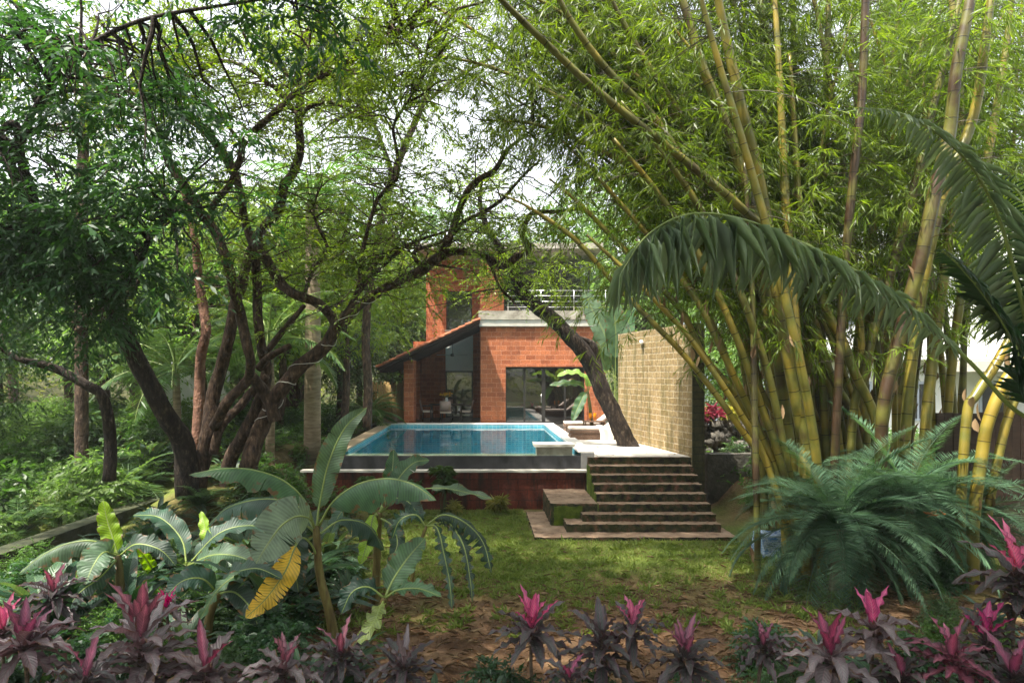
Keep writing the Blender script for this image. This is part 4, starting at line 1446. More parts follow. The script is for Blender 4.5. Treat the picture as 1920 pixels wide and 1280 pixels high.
# big leaning dark trunk
P, r = limb([(352, 930, 22), (345, 835, 20), (318, 790, 18), (287, 733, 17), (253, 667, 17), (227, 613, 16), (207, 560, 16), (190, 517, 16), (153, 470, 15), (117, 435, 14), (80, 400, 13), (40, 350, 11), (10, 290, 9), (-20, 200, 6)], 15.0, 11.6, .1)
P3, r3 = limb([(190, 555, 9), (230, 530, 8), (262, 490, 6), (285, 440, 4), (320, 400, 2)], 13.2, 12, .1)
P4, r4 = limb([(70, 395, 9), (40, 300, 8), (30, 235, 8), (0, 245, 6), (-40, 260, 4)], 12, 10.8, .1)
P5, r5 = limb([(20, 310, 8), (70, 200, 7), (150, 100, 5), (260, 40, 4), (420, 10, 3), (560, -10, 2)], 11.8, 9.2, .1)
simple_tree('dark_leafy_tree', 'leaning dark trunk at the left with a dense dark green hanging crown', P, r,
            [dict(c=(-7.4, 11.2, 7.6), rad=(2.6, 1.9, 3.0), ncl=140, per=10), dict(c=(-5.0, 11.0, 6.6), rad=(1.5, 1.3, 1.9), ncl=36, per=10),
             dict(c=(-2.7, 9.5, 8.7), rad=(1.5, 1.1, .6), ncl=20, per=8), dict(c=(-8.0, 12.2, 5.2), rad=(1.9, 1.4, 1.5), ncl=75, per=10), dict(c=(-7.0, 11.6, 5.2), rad=(1.6, 1.2, 1.0), ncl=34, per=10)],
            'leaf_dark', 'barkdark', extra=[(P3, r3), (P4, r4), (P5, r5)], L=.55, K=9, ll=.2, lw=.062, cl=.35)
# low thin bough and upright trunk behind it
P, r = limb([(205, 900, 12), (207, 820, 11), (193, 745, 10), (163, 722, 9), (110, 693, 8), (67, 680, 7), (33, 672, 5), (-20, 640, 3)], 14.2, 13.4, .08)
simple_tree('crooked_tree', 'thin crooked dark tree bending sharply left below the dark crown', P, r, [dict(c=(-10.2, 13.4, 4.4), rad=(1.4, 1.2, .9), ncl=26, per=9)], 'leaf_deep', 'barkdark', L=.5, K=9, ll=.15, lw=.05)
P, r = limb([(153, 975, 13), (153, 830, 12), (153, 700, 12), (152, 560, 11.5), (153, 420, 11), (156, 300, 10), (160, 200, 8), (170, 80, 5)], 16.5, 17.0, .03)
P6, r6 = limb([(150, 620, 9), (143, 602, 8), (187, 580, 8), (230, 565, 7), (247, 545, 6), (265, 520, 3)], 16.5, 16.2, .05)
simple_tree('straight_tree', 'straight slim grey trunk standing upright at the far left', P, r, [dict(c=(-9.8, 17.5, 9.5), rad=(2.6, 2, 2.4), ncl=70, per=10)], 'leaf_deep', 'bark', L=.55, K=9, ll=.16, lw=.055, extra=[(P6, r6)])
#@@PART4@@

# slender tree between the royal palm and the pool; airy crown high over the water
P, r = limb([(688, 800, 9), (690, 720, 8.5), (686, 620, 8), (700, 480, 7.5), (738, 330, 7), (790, 200, 6), (830, 90, 5)], 23.5, 23.2, .05)
Pb, rb = limb([(738, 330, 5), (700, 230, 4), (650, 120, 3.5), (600, 20, 2)], 23.3, 23, .1)
Pc, rc = limb([(790, 200, 4), (850, 150, 3.5), (920, 110, 3)], 23.3, 23, .1)
simple_tree('slender_tree', 'slender grey tree with an airy crown rising left of the pool', P, r,
            [dict(c=(-4.4, 22.6, 13.0), rad=(3.2, 1.9, 3.0), ncl=150, per=10), dict(c=(-3.6, 23.0, 9.8), rad=(1.7, 1.5, 2.0), ncl=44, per=10)],
            'leaf_airy', 'bark', extra=[(Pb, rb), (Pc, rc)], L=.6, K=11, ll=.16, lw=.055, cl=.6)
for (px, py, dd, lab, s_) in ((640, 790, 25, 'sunlit yellow green tree behind the royal palm trunk', 1.0), (520, 780, 24, 'sunlit airy tree seen between the forked trunks', .9), (420, 780, 26, 'sunlit airy tree seen left of the reddish trunk', 1.0), (745, 770, 34, 'sunlit airy tree just left of the house', 1.0)):
    q = at(px, py, dd)
    gz = float(ground_h(q[0], q[1])) - .2
    P = [(q[0], q[1], gz), (q[0] + .2, q[1], 4 * s_), (q[0] - .1, q[1] + .3, 7 * s_), (q[0] + .3, q[1], 10 * s_)]
    simple_tree('airy_tree', lab, P, [.16, .13, .1, .04], [dict(c=(q[0], q[1], 7.6 * s_), rad=(2.6, 2.2, 3.6 * s_), ncl=120, per=11)], 'leaf_airy', 'bark', L=.7, K=10, ll=.2, lw=.075, cl=.7)


# ------------------------------------------------------------------ bamboo
BC = [   # pixel path from the base upwards with half widths, start depth, end depth, tint
    ([(1512, 1010, 13), (1508, 860, 13), (1498, 780, 13), (1465, 600, 13), (1440, 427, 12.5), (1415, 300, 12), (1390, 200, 11.5), (1360, 67, 10), (1335, -60, 8)], 12.3, 11.2, .35),
    ([(1490, 1000, 12), (1482, 850, 12), (1455, 640, 12), (1425, 450, 12), (1373, 267, 11), (1320, 133, 10.5), (1290, 33, 9), (1255, -70, 7)], 12.6, 12.0, .45),
    ([(1520, 1000, 10), (1512, 860, 10), (1482, 600, 10), (1445, 450, 10), (1400, 400, 9.5), (1347, 353, 9.5), (1280, 298, 9), (1193, 230, 9), (1107, 160, 8.5), (1040, 97, 8), (973, 33, 7), (915, -25, 5)], 12.2, 10.4, .42),
    ([(1475, 1000, 9), (1468, 840, 9), (1440, 600, 9), (1405, 430, 9), (1355, 350, 9), (1285, 305, 9), (1223, 217, 8.5), (1140, 133, 8), (1073, 43, 7), (1030, -40, 5)], 12.8, 11.4, .45),
    ([(1500, 1000, 8), (1492, 840, 8), (1460, 600, 8), (1420, 450, 8), (1345, 335, 8), (1313, 277, 8), (1275, 215, 8), (1240, 160, 7), (1207, 110, 7), (1173, 50, 6), (1130, -30, 4)], 13.0, 12.2, .5),
    ([(1470, 990, 8), (1440, 870, 7.5), (1403, 823, 7), (1367, 773, 7), (1330, 723, 6.5), (1275, 657, 6.5), (1233, 614, 6.5), (1195, 575, 6), (1146, 525, 6), (1087, 457, 5.5), (1040, 420, 5), (985, 385, 3), (930, 360, 1.5)], 12.0, 12.6, .15),
    ([(1475, 990, 8), (1450, 900, 8), (1400, 773, 7.5), (1373, 730, 7.5), (1320, 667, 7), (1280, 587, 7), (1220, 520, 6.5), (1170, 467, 6), (1144, 441, 6), (1090, 385, 4.5), (1030, 335, 2)], 12.5, 13, .3),
    ([(1490, 1000, 8), (1450, 870, 8), (1410, 800, 8), (1380, 727, 8), (1347, 633, 7.5), (1297, 540, 7), (1230, 450, 6.5), (1170, 390, 6), (1110, 320, 4), (1050, 260, 2)], 12.8, 13.5, .25),
    ([(1500, 1000, 8), (1467, 807, 8), (1430, 740, 8), (1407, 673, 8), (1380, 600, 8), (1347, 517, 8), (1290, 420, 7), (1230, 350, 6), (1150, 270, 4), (1080, 200, 2)], 13.2, 13.8, .2),
    ([(1420, 1010, 7), (1417, 867, 7), (1415, 773, 7), (1413, 653, 6.5), (1410, 540, 6), (1404, 430, 5), (1396, 300, 4)], 11.6, 11.9, .75),
    ([(1515, 1000, 11), (1500, 840, 11), (1487, 760, 11), (1467, 673, 10.5), (1443, 587, 10), (1410, 500, 9), (1370, 400, 8), (1310, 290, 7), (1250, 190, 5), (1200, 100, 3)], 12.9, 12.8, .3),
    ([(1512, 1000, 12), (1510, 880, 12), (1508, 790, 11), (1494, 640, 10), (1482, 500, 10), (1470, 330, 9), (1462, 150, 7), (1450, -40, 5)], 11.9, 12.4, .1),
    ([(1630, 960, 9), (1600, 790, 9), (1573, 730, 9), (1547, 680, 9), (1520, 623, 9), (1483, 567, 9), (1440, 500, 8), (1390, 420, 7), (1340, 350, 5), (1280, 260, 3)], 13.2, 13.0, .55),
    ([(1665, 980, 10), (1645, 800, 10), (1603, 700, 10), (1580, 640, 10), (1550, 583, 10), (1525, 500, 9), (1500, 400, 8), (1490, 250, 6), (1480, 100, 4)], 12.5, 12.6, .3),
    ([(1560, 1000, 9), (1548, 830, 9), (1540, 650, 9), (1537, 500, 8.5), (1545, 300, 8), (1550, 120, 7), (1555, -40, 5)], 13.4, 13.6, .25),
    ([(1530, 1000, 9), (1524, 830, 9), (1515, 650, 8.5), (1511, 500, 8), (1500, 330, 8), (1492, 180, 7), (1485, 0, 5)], 13.8, 14.2, .2),
    ([(1480, 990, 8), (1455, 880, 8), (1420, 800, 8), (1390, 735, 8), (1355, 660, 7.5), (1310, 570, 7), (1245, 480, 6), (1180, 400, 5), (1120, 330, 3)], 12.1, 12.0, .2),
    ([(1495, 1000, 8.5), (1462, 860, 8.5), (1430, 770, 8.5), (1395, 670, 8), (1350, 560, 7.5), (1295, 450, 7), (1225, 350, 6), (1150, 260, 4)], 12.0, 11.6, .35),
    ([(1500, 1000, 8.5), (1470, 840, 8.5), (1440, 700, 8.5), (1400, 580, 8), (1355, 470, 7.5), (1300, 370, 7), (1235, 280, 5.5), (1165, 190, 3)], 12.0, 11.4, .5),
    ([(1478, 1000, 7), (1430, 850, 7), (1385, 770, 7), (1340, 700, 6.5), (1290, 630, 6), (1225, 560, 5.5), (1165, 500, 5), (1100, 440, 3)], 11.8, 11.9, .1),
    ([(1540, 1000, 10), (1530, 850, 10), (1500, 680, 10), (1462, 520, 9.5), (1425, 380, 9), (1385, 240, 8), (1345, 110, 7), (1310, -20, 5)], 11.7, 10.8, .3),
    ([(1500, 1000, 7), (1470, 800, 7), (1420, 600, 7), (1330, 430, 6.5), (1200, 290, 6), (1060, 190, 5), (930, 130, 4), (830, 105, 2)], 13.2, 12.4, .4),
    ([(1490, 1000, 7), (1450, 760, 7), (1400, 560, 7), (1290, 400, 6.5), (1150, 295, 5.5), (1010, 235, 4), (900, 225, 2)], 13.4, 13.2, .25),
    ([(1505, 1000, 7), (1480, 780, 7), (1430, 540, 7), (1340, 330, 6.5), (1210, 160, 5.5), (1060, 30, 4), (950, -30, 2)], 13.3, 12.6, .3),
]
BC2 = [
    ([(1590, 980, 9), (1600, 773, 9), (1620, 700, 9), (1643, 600, 9.5), (1667, 523, 10), (1690, 440, 10), (1720, 330, 9), (1745, 220, 8), (1763, 150, 7), (1790, 40, 6), (1810, -60, 4)], 12.7, 12.4, .6),
    ([(1655, 1000, 13), (1652, 860, 13), (1657, 757, 13), (1680, 657, 13.5), (1707, 557, 14), (1730, 470, 14), (1755, 350, 14), (1780, 250, 13), (1793, 133, 12), (1813, 33, 11), (1830, -60, 9)], 12.0, 11.6, .7),
    ([(1690, 1000, 11), (1695, 870, 11), (1703, 740, 11), (1717, 627, 11), (1740, 480, 11), (1780, 330, 11), (1815, 250, 10.5), (1833, 183, 10), (1847, 83, 9), (1862, -30, 7)], 12.4, 12.0, .35),
    ([(1725, 1000, 11), (1735, 810, 11), (1743, 723, 11), (1757, 607, 11), (1775, 480, 10), (1790, 350, 9), (1800, 200, 8), (1790, 60, 7), (1780, -40, 5)], 12.9, 13, .3),
    ([(1560, 1000, 9), (1568, 800, 9), (1580, 560, 9), (1593, 400, 9), (1607, 267, 9), (1617, 167, 8.5), (1623, 0, 8), (1627, -80, 6)], 12.2, 11.9, .85),
    ([(1640, 1000, 8), (1660, 700, 8), (1700, 460, 8), (1737, 227, 8), (1763, 150, 7), (1800, 20, 5)], 13.6, 13.6, .5),
    ([(1670, 1000, 8), (1650, 740, 8), (1630, 480, 8), (1600, 143, 6), (1563, 80, 5), (1530, 10, 3)], 13.9, 14, .5),
    ([(1765, 1000, 9), (1775, 800, 9), (1795, 600, 9), (1830, 400, 9), (1860, 250, 8), (1885, 100, 7), (1900, -40, 5)], 13.2, 13.4, .3),
]
BC3 = [
    ([(1825, 980, 12), (1843, 840, 12), (1853, 790, 12), (1880, 723, 12), (1913, 673, 11.5), (1960, 580, 11), (2010, 450, 9)], 11.0, 11.2, .05),
    ([(1800, 980, 10), (1813, 780, 10), (1830, 740, 10), (1873, 673, 10), (1915, 590, 9.5), (1960, 480, 8)], 11.4, 11.8, .2),
    ([(1850, 980, 9), (1885, 800, 9), (1930, 690, 9), (1985, 590, 8)], 11.8, 12, .15),
]


def bamboo(name, label, culms, nback, bx, lean, leafn):
    o = thing(name, label, 'bamboo', at(culms[0][0][0][0], 1058, 12.4) * np.array([1, 1, 0]), 'bamboo clumps beside the lawn')
    lf, bl = MB(), MB()
    allp = []
    for i, (px, d0, d1, tint) in enumerate(culms):
        P, r = limb([(x_, y_, w_ * .86) for x_, y_, w_ in px], d0, d1, .03, i)
        g0 = P[0].copy()
        g0[2] = -0.1
        P = np.concatenate([[g0], P])
        r = np.concatenate([[r[0]], r])
        MB().tube(P, r, 10, 6, 0, uvx=tint, vlen=.42 + .03 * (i % 4)).build('culm', 'bamboo', o)
        allp.append(spline(P, r, 6))
    for i in range(nback):
        b0 = np.array([bx[0] + RG.uniform(-1, 1) * bx[1], 13.6 + RG.uniform(-.4, .9) + (2.0 * RG.random() if bx[0] > 8 else 0), -.1])
        a = np.array([lean[0] + RG.normal(0, lean[1]), RG.normal(.1, .4), RG.uniform(10.5, 16)])
        ts = np.linspace(0, 1, 7)
        P = b0 + np.stack([a[0] * ts ** 1.9, a[1] * ts ** 1.8, a[2] * (ts - .12 * ts ** 3)], 1)
        r = RG.uniform(.05, .085) * (1 - .75 * ts ** 1.5)
        MB().tube(P, r, 8, 5, 0, uvx=RG.uniform(.1, .6), vlen=.45).build('culm', 'bamboo', o)
        allp.append(spline(P, r, 6))
    for ci, (P, r) in enumerate(allp):
        front = ci < len(culms) - (3 if culms is BC else 0)
        seg = np.linalg.norm(np.diff(P, axis=0), axis=1)
        lo = np.array([z > (4.1 if front else 5.2) for z in P[1:, 2]])
        wts = seg * lo * (.3 + np.clip((P[1:, 2] - 4) / 3, 0, 1.2)) * np.where(r[1:] < .05, 1.5, 1)
        if wts.sum() <= 0:
            continue
        k = int(leafn * (seg * lo).sum() * (.4 if front else 1))
        ii = RG.choice(len(seg), k, p=wts / wts.sum())
        p0 = P[ii]
        dv = rdir(k, -.35, .5)
        if front:            # most shoots on the far, sunny side of the clump
            dv[:, 1] = np.abs(dv[:, 1]) * np.where(RG.random(k) < .8, 1, -1)
        Lb = RG.uniform(.4, 1.35, k)
        t = np.linspace(0, 1, 5)
        B = p0[:, None] + dv[:, None] * (Lb[:, None, None] * t[None, :, None])
        B[..., 2] -= .35 * Lb[:, None] * t ** 2
        bl.tubes(B, .009 * (1 - .7 * t)[None] * np.ones((k, 1)), 3)
        for f_ in (2, 3, 3, 4, 4):
            d2 = dv * .6 + rdir(k, -1, .2) * .9
            lf.sprays(B[:, f_] + RG.normal(0, .05, (k, 3)), d2, RG.uniform(.22, .45, k), 9, .23, .025, .85, .3, kind='diamond', leafdroop=.4, jit=.3, t0=.1, taper=.3, rnd=.8)
    hs = MB()
    for P, r in allp:
        z_ok = np.where((P[:, 2] > .2) & (P[:, 2] < 5.5))[0]
        if len(z_ok) < 3:
            continue
        ii = RG.choice(z_ok, 5)
        dq = rdir(5, .2, .9)
        rd = rdir(5, -.2, .2)
        hs.leaves(P[ii] + rd * r[ii][:, None] * 1.05, dq * .3 + np.array([0, 0, 1.0]) + rd * .15, RG.uniform(.18, .38, 5), RG.uniform(.07, .12, 5), .5, .25, kind='oval')
    hs.build('dead_sheaths', 'straw', o)  # dry papery sheaths clinging to the lower culms
    bl.build('branchlets', 'bamboo', o)
    lf.build('leaves', 'leaf_bamboo', o)
    return o


bamboo('bamboo_clump', 'big fan of yellow green bamboo culms arching left toward the house', BC, 46, (6.9, 1.0), (-3.6, 2.7), 11.5)
bamboo('bamboo_clump', 'upright thick brown green bamboo culms behind the feathery palms', BC2, 16, (9.3, 1.2), (.8, 1.9), 14)
bamboo('bamboo_clump', 'bright yellow bamboo culms leaning right at the right edge', BC3, 2, (11.2, .4), (.4, .6), 12)


# ------------------------------------------------------------------ palm fronds
def frond(mb, st, P, r0, n, ll, lw, side=None, hang=.5, fwd=.5, v=.25, prof=None, kind='blade', jit=.05, start=.12):
    """pinnate palm leaf along the stalk P"""
    P, _ = spline(np.asarray(P, float), np.ones(len(P)), 6)
    L = np.concatenate([[0], np.cumsum(np.linalg.norm(np.diff(P, axis=0), axis=1))])
    u = np.linspace(start, 1, n)
    q = np.stack([np.interp(u * L[-1], L, P[:, k]) for k in range(3)], 1)
    T = np.gradient(q, axis=0)
    T /= np.linalg.norm(T, axis=1)[:, None]
    sd = np.cross(T, np.array([0, 0, 1.0])) if side is None else np.repeat(np.asarray(side, float)[None], n, 0)
    sd = sd - T * (sd * T).sum(1)[:, None]
    sd /= np.linalg.norm(sd, axis=1)[:, None] + 1e-9
    nrm = np.cross(sd, T)
    nrm *= np.sign(nrm[:, 2:3] + 1e-6)
    sz = (np.sin(np.clip(u, 0, 1) ** .8 * np.pi * .86 + .32)) if prof is None else prof(u)
    for sg in (-1, 1):
        D = sd * sg + T * fwd + nrm * v + RG.normal(0, jit, (n, 3))
        D[:, 2] -= hang
        mb.leaves(q, D, ll * sz * RG.uniform(.9, 1.1, n), lw * (.6 + .4 * sz), .15, .1, up=(0, 0, 1), kind=kind)
    tt = np.linspace(r0, r0 * .2, len(P))
    st.tube(P, tt, 6, 1)


cp = thing('coconut_palm', 'grey green coconut palm at the right edge with a long frond reaching over the lawn', 'palm', (6.35, 7.3, 0))
P = [(6.5, 7.4, -.1), (6.4, 7.35, 1.2), (6.3, 7.25, 2.3), (6.2, 7.2, 2.9)]
MB().tube(P, [.2, .16, .15, .12], 14, 5, .05).build('trunk', 'palmbark', cp)
top = np.array([6.15, 7.15, 2.85])


def palmfrond(px, d0, d1, ll, mat, side, hang, nm='frond', v=.1, n=80, lw=.04, start=.16, jit=.08, prof=None):
    q, _ = limb(px, d0, d1, 0)
    q = np.concatenate([[top], q])
    lf, sk = MB(), MB()
    frond(lf, sk, q, .026, n, ll, lw, side, hang, .45, v, kind='blade', start=start, jit=jit, prof=prof)
    o = sk.build(nm, 'ban_rib', cp)
    lf.build('leaflets', mat, o)


palmfrond([(1905, 770, 1), (1820, 680, 1), (1700, 570, 1), (1590, 500, 1), (1480, 445, 1), (1380, 408, 1), (1290, 402, 1), (1215, 440, 1), (1165, 510, 1)], 7.0, 5.6, .72, 'leaf_palm', (.3, -.7, .2), 1.4, n=88, lw=.025, start=.3, jit=.27, prof=lambda u: np.interp(u, [.3, .45, .6, .75, .92, 1], [.3, .5, .72, 1, .95, .55]))
palmfrond([(1935, 640, 1), (1905, 520, 1), (1870, 400, 1), (1820, 310, 1), (1750, 245, 1), (1680, 210, 1), (1610, 202, 1)], 7.0, 6.2, .5, 'leaf_palm', (.5, -.7, .1), 1.1, n=74, lw=.026, start=.3, jit=.2)
palmfrond([(1925, 730, 1), (1900, 640, 1), (1850, 560, 1), (1800, 500, 1), (1765, 468, 1)], 7.1, 6.6, .55, 'leaf_palmdark', (-.6, -.7, .3), .3, n=56, lw=.04)
palmfrond([(1955, 620, 1), (1950, 500, 1), (1930, 400, 1), (1900, 350, 1), (1850, 330, 1)], 7.4, 8.0, .42, 'leaf_palmdark', (.8, -.5, .2), .5, n=56, lw=.04)
palmfrond([(2050, 700, 1), (2150, 560, 1), (2300, 560, 1)], 7.2, 7.0, .6, 'leaf_palmdark', None, .5, n=50)


def cycad(name, label, base, h, nf, L, tilt=(-0.5, 1.3), mat='leaf_cycad', ll=.4, n=64, lw=.016, group=None, cat='palm'):
    o = thing(name, label, cat, base, group)
    b = np.array(base, float)
    MB().tube([b + (0, 0, -.1), b + (0.02, 0, h * .5), b + (0, 0.01, h)], [.13, .11, .1], 12, 5, .12).build('trunk', 'palmbark', o)
    lf, sk = MB(), MB()
    for i in range(nf):
        az = i * 2.39996 + RG.normal(0, .15)
        el = np.interp(i / nf, [0, 1], [tilt[1], tilt[0]]) + RG.normal(0, .08)   # start elevation: young upright, old low
        Lf = L * RG.uniform(.8, 1.1)
        t = np.linspace(0, 1, 7)
        ang = el - (1.45 + .25 * RG.random()) * t * (1.0 if el < 1.2 else .6)
        ds = Lf / 6
        hx = np.concatenate([[0], np.cumsum(np.cos(ang[:-1]) * ds)])
        hz = np.concatenate([[0], np.cumsum(np.sin(ang[:-1]) * ds)])
        P = b + np.array([0, 0, h]) + np.stack([np.cos(az) * hx, np.sin(az) * hx, hz], 1)
        frond(lf, sk, P, .009, n, ll, lw, None, .22, .6, .3, kind='diamond', jit=.08, start=.1)
    o2 = sk.build('stalks', 'leaf_cycad', o)
    lf.build('fronds', mat, o)
    return o


cycad('feathery_palm', 'feathery teal green dwarf date palm at the right side of the lawn', (5.75, 11.0, 0), 1.0, 60, 2.1, n=120)
cycad('feathery_palm', 'second feathery teal green palm behind the orange dry leaf', (7.25, 11.6, 0), 1.25, 54, 2.1, n=120)
cycad('feathery_palm', 'small feathery palm half hidden in front of the black fence', (8.5, 12.0, 0), .9, 40, 1.7, n=70)
ol = MB()
c = at(1753, 960, 10.4)
ol.leaves(c[None] + RG.normal(0, .03, (5, 3)), rdir(5, -.3, .4), .16, .11, 1, .2, kind='oval')
MT['orangeleaf'] = leaf_mat('orange dry leaf', (0.5, 0.13, 0.03), (0.65, 0.2, 0.06), .3, (1, .8, .6))
tag(ol.build('dry_leaf', 'orangeleaf'), 'orange dry leaf caught on the right feathery palm', 'leaf')
bb = MB()
bb.rbox(5.35, 6.35, 12.9, 13.4, -.05, .42, .06, .02, 7)
tag(bb.build('cloth_bundle', 'bluebag'), 'blue and white patterned cloth bundle lying behind the feathery palm', 'cloth')


# ------------------------------------------------------------------ banana plants
def blade(mb, P, W, face=(0, -1, 0), roll=0.0, vfold=.25, prof=None, tear=0, wave=.04, nseg=22, start=.0, across=4, droop_edge=0.0):
    """broad leaf along midrib P, widest width W; face = which way the upper side looks"""
    P, _ = spline(np.asarray(P, float), np.ones(len(P)), 6)
    L = np.concatenate([[0], np.cumsum(np.linalg.norm(np.diff(P, axis=0), axis=1))])
    u = np.linspace(start, 1, nseg + 1)
    q = np.stack([np.interp(u * L[-1], L, P[:, k]) for k in range(3)], 1)
    T = np.gradient(q, axis=0)
    T /= np.linalg.norm(T, axis=1)[:, None]
    fc = np.asarray(face, float)
    S = np.cross(T, fc)
    S /= np.linalg.norm(S, axis=1)[:, None] + 1e-9
    Nn = np.cross(S, T)
    cr_, sr = math.cos(roll), math.sin(roll)
    S, Nn = S * cr_ + Nn * sr, Nn * cr_ - S * sr
    t = (u - start) / (1 - start)
    wv = (np.clip(np.sin(np.pi * np.clip(t, 0, 1) ** .75), 0, 1) ** .55 if prof is None else prof(t)) * W / 2
    ph = RG.uniform(0, 6)
    for sg in (-1, 1):
        cuts = set()
        if tear:
            cuts = set(RG.choice(np.arange(2, nseg - 1), min(tear, nseg - 4), replace=False).tolist())
        a = np.linspace(0, 1, across + 1)
        secs = []
        cur = [0]
        for i in range(1, nseg + 1):
            cur.append(i)
            if i in cuts:
                secs.append(cur)
                cur = [i]
        secs.append(cur)
        for si, sec in enumerate(secs):
            off = RG.normal(0, .12) if tear else 0
            idx = np.array(sec)
            k = len(idx)
            lag = np.zeros(k)
            if tear and si > 0:
                lag[0] = .25
            if tear and si < len(secs) - 1:
                lag[-1] = -.25
            gw_ = wv[idx][:, None] * a[None]
            fw = .12 * gw_ + lag[:, None] * a[None] ** 2 * W * .12
            lift = vfold * gw_ - droop_edge * gw_ ** 2 / max(W, .01) * 2 + (wave * np.sin(u[idx] * 31 + ph + sg)[:, None] + off * .3 * W) * a[None] ** 2 * (wv[idx] / (W / 2 + 1e-9))[:, None]
            g_ = q[idx][:, None] + S[idx][:, None] * (sg * gw_)[..., None] + Nn[idx][:, None] * lift[..., None] + T[idx][:, None] * fw[..., None]
            uv = np.zeros((k, across + 1, 2))
            uv[..., 0] = a[None] * sg
            uv[..., 1] = (u[idx] * L[-1])[:, None]
            mb.grid(g_, uv, flip=sg > 0)
    return q


def banana(name, label, base, stem, leaves_, cat='banana plant', group='banana plants by the lawn', stem_r=(.068, .04)):
    o = thing(name, label, cat, base, group)
    MB().tube(stem, np.linspace(stem_r[0], stem_r[1], len(stem)), 12, 5, .05).build('stem', 'ban_stem', o)
    top = np.asarray(stem[-1])
    for lv in leaves_:
        P, W, mat = lv[0], lv[1], lv[2]
        kw = lv[3] if len(lv) > 3 else {}
        st_ = kw.pop('start', .12)
        P = np.asarray(P, float)
        lab = kw.pop('label', None)
        kw.setdefault('tear', int(RG.integers(1, 5)))
        W = W * .9
        lf = MB()
        blade(lf, P, W, start=st_, **kw)
        q = lf.build('leaf', mat, o)
        if lab:
            q['label'] = lab
        Ps, _ = spline(P, np.ones(len(P)), 5)
        mr_ = MB().tube(Ps, np.linspace(.016, .003, len(Ps)), 6, 1)
        mr_.build('midrib', 'ban_rib', q)
    return o


def pp(pts, d0, d1=None):
    d1 = d0 if d1 is None else d1
    return np.array([at(x, y, d0 + (d1 - d0) * i / (len(pts) - 1)) for i, (x, y) in enumerate(pts)])


D1 = 8.6
UPF = (0, -.55, .85)
banana('banana_plant', 'tall banana plant with upright leaf and one hanging yellow leaf', at(625, 1220, D1) * np.array([1, 1, 0]),
       [at(632, 1225, D1), at(618, 1150, D1), at(600, 1080, D1), at(594, 1010, D1), at(592, 985, D1)], [
    (pp([(593, 990), (600, 940), (617, 865), (648, 800), (688, 764)], D1, 8.9), .36, 'ban_green', dict(face=(.25, -1, .2), start=.14, tear=2, label='tall upright mid green leaf')),
    (pp([(590, 990), (572, 940), (530, 900), (470, 880), (410, 879), (355, 890)], D1, 8.2), .42, 'ban_green', dict(face=(0, -.25, 1), start=.16, droop_edge=1.0, vfold=.1)),
    (pp([(598, 985), (625, 940), (670, 908), (725, 897), (775, 908), (818, 938)], D1, 8.0), .46, 'ban_green', dict(face=(0, -.5, 1), start=.16, droop_edge=1.4, vfold=.0)),
    (pp([(590, 992), (580, 972), (556, 968), (528, 985), (502, 1020), (480, 1056)], D1, 7.6), .62, 'ban_pale', dict(face=(.5, -1, .45), start=.2, vfold=.1, wave=.02, label='pale silvery broad leaf')),
    (pp([(596, 1045), (582, 1018), (566, 1008), (552, 1028), (535, 1070), (500, 1120), (460, 1158)], D1, 7.9), .36, 'ban_yellow', dict(face=(.5, -1, .3), start=.36, vfold=.05, tear=8, label='torn bright yellow hanging leaf')),
    (pp([(592, 1000), (572, 985), (556, 1010), (552, 1055), (560, 1110)], D1, 8.4), .4, 'ban_dark', dict(face=(.1, -1, .1), start=.2)),
    (pp([(600, 1000), (640, 975), (690, 985), (720, 1030)], D1, 9.2), .38, 'ban_dark', dict(face=(0, -.5, 1), start=.2, droop_edge=1)),
    (pp([(592, 995), (560, 950), (500, 935), (430, 950), (390, 985)], D1, 9.3), .42, 'ban_dark', dict(face=(0, -.5, 1), start=.18, droop_edge=1, tear=3)),
])
D2 = 8.0
banana('banana_plant', 'low banana plant with yellow green drooping leaf beside the bare soil', at(672, 1262, D2) * np.array([1, 1, 0]),
       [at(668, 1270, D2), at(690, 1200, D2), at(715, 1140, D2), at(722, 1120, D2)], [
    (pp([(722, 1120), (738, 1085), (765, 1045), (797, 1008)], D2, 8.2), .4, 'ban_green', dict(face=(-.5, -1, .1), start=.1)),
    (pp([(724, 1120), (745, 1106), (785, 1103), (828, 1118)], D2, 7.7), .24, 'ban_green', dict(face=(0, -.5, 1), start=.15)),
    (pp([(720, 1125), (712, 1140), (700, 1168), (668, 1212)], D2, 7.4), .24, 'ban_lime', dict(face=(-.4, -1, .5), start=.12, label='lime green young leaf hanging low')),
    (pp([(720, 1120), (690, 1100), (660, 1110), (640, 1150)], D2, 7.8), .3, 'ban_dark', dict(face=(0, -.5, 1), start=.15)),
])
D3 = 10.2
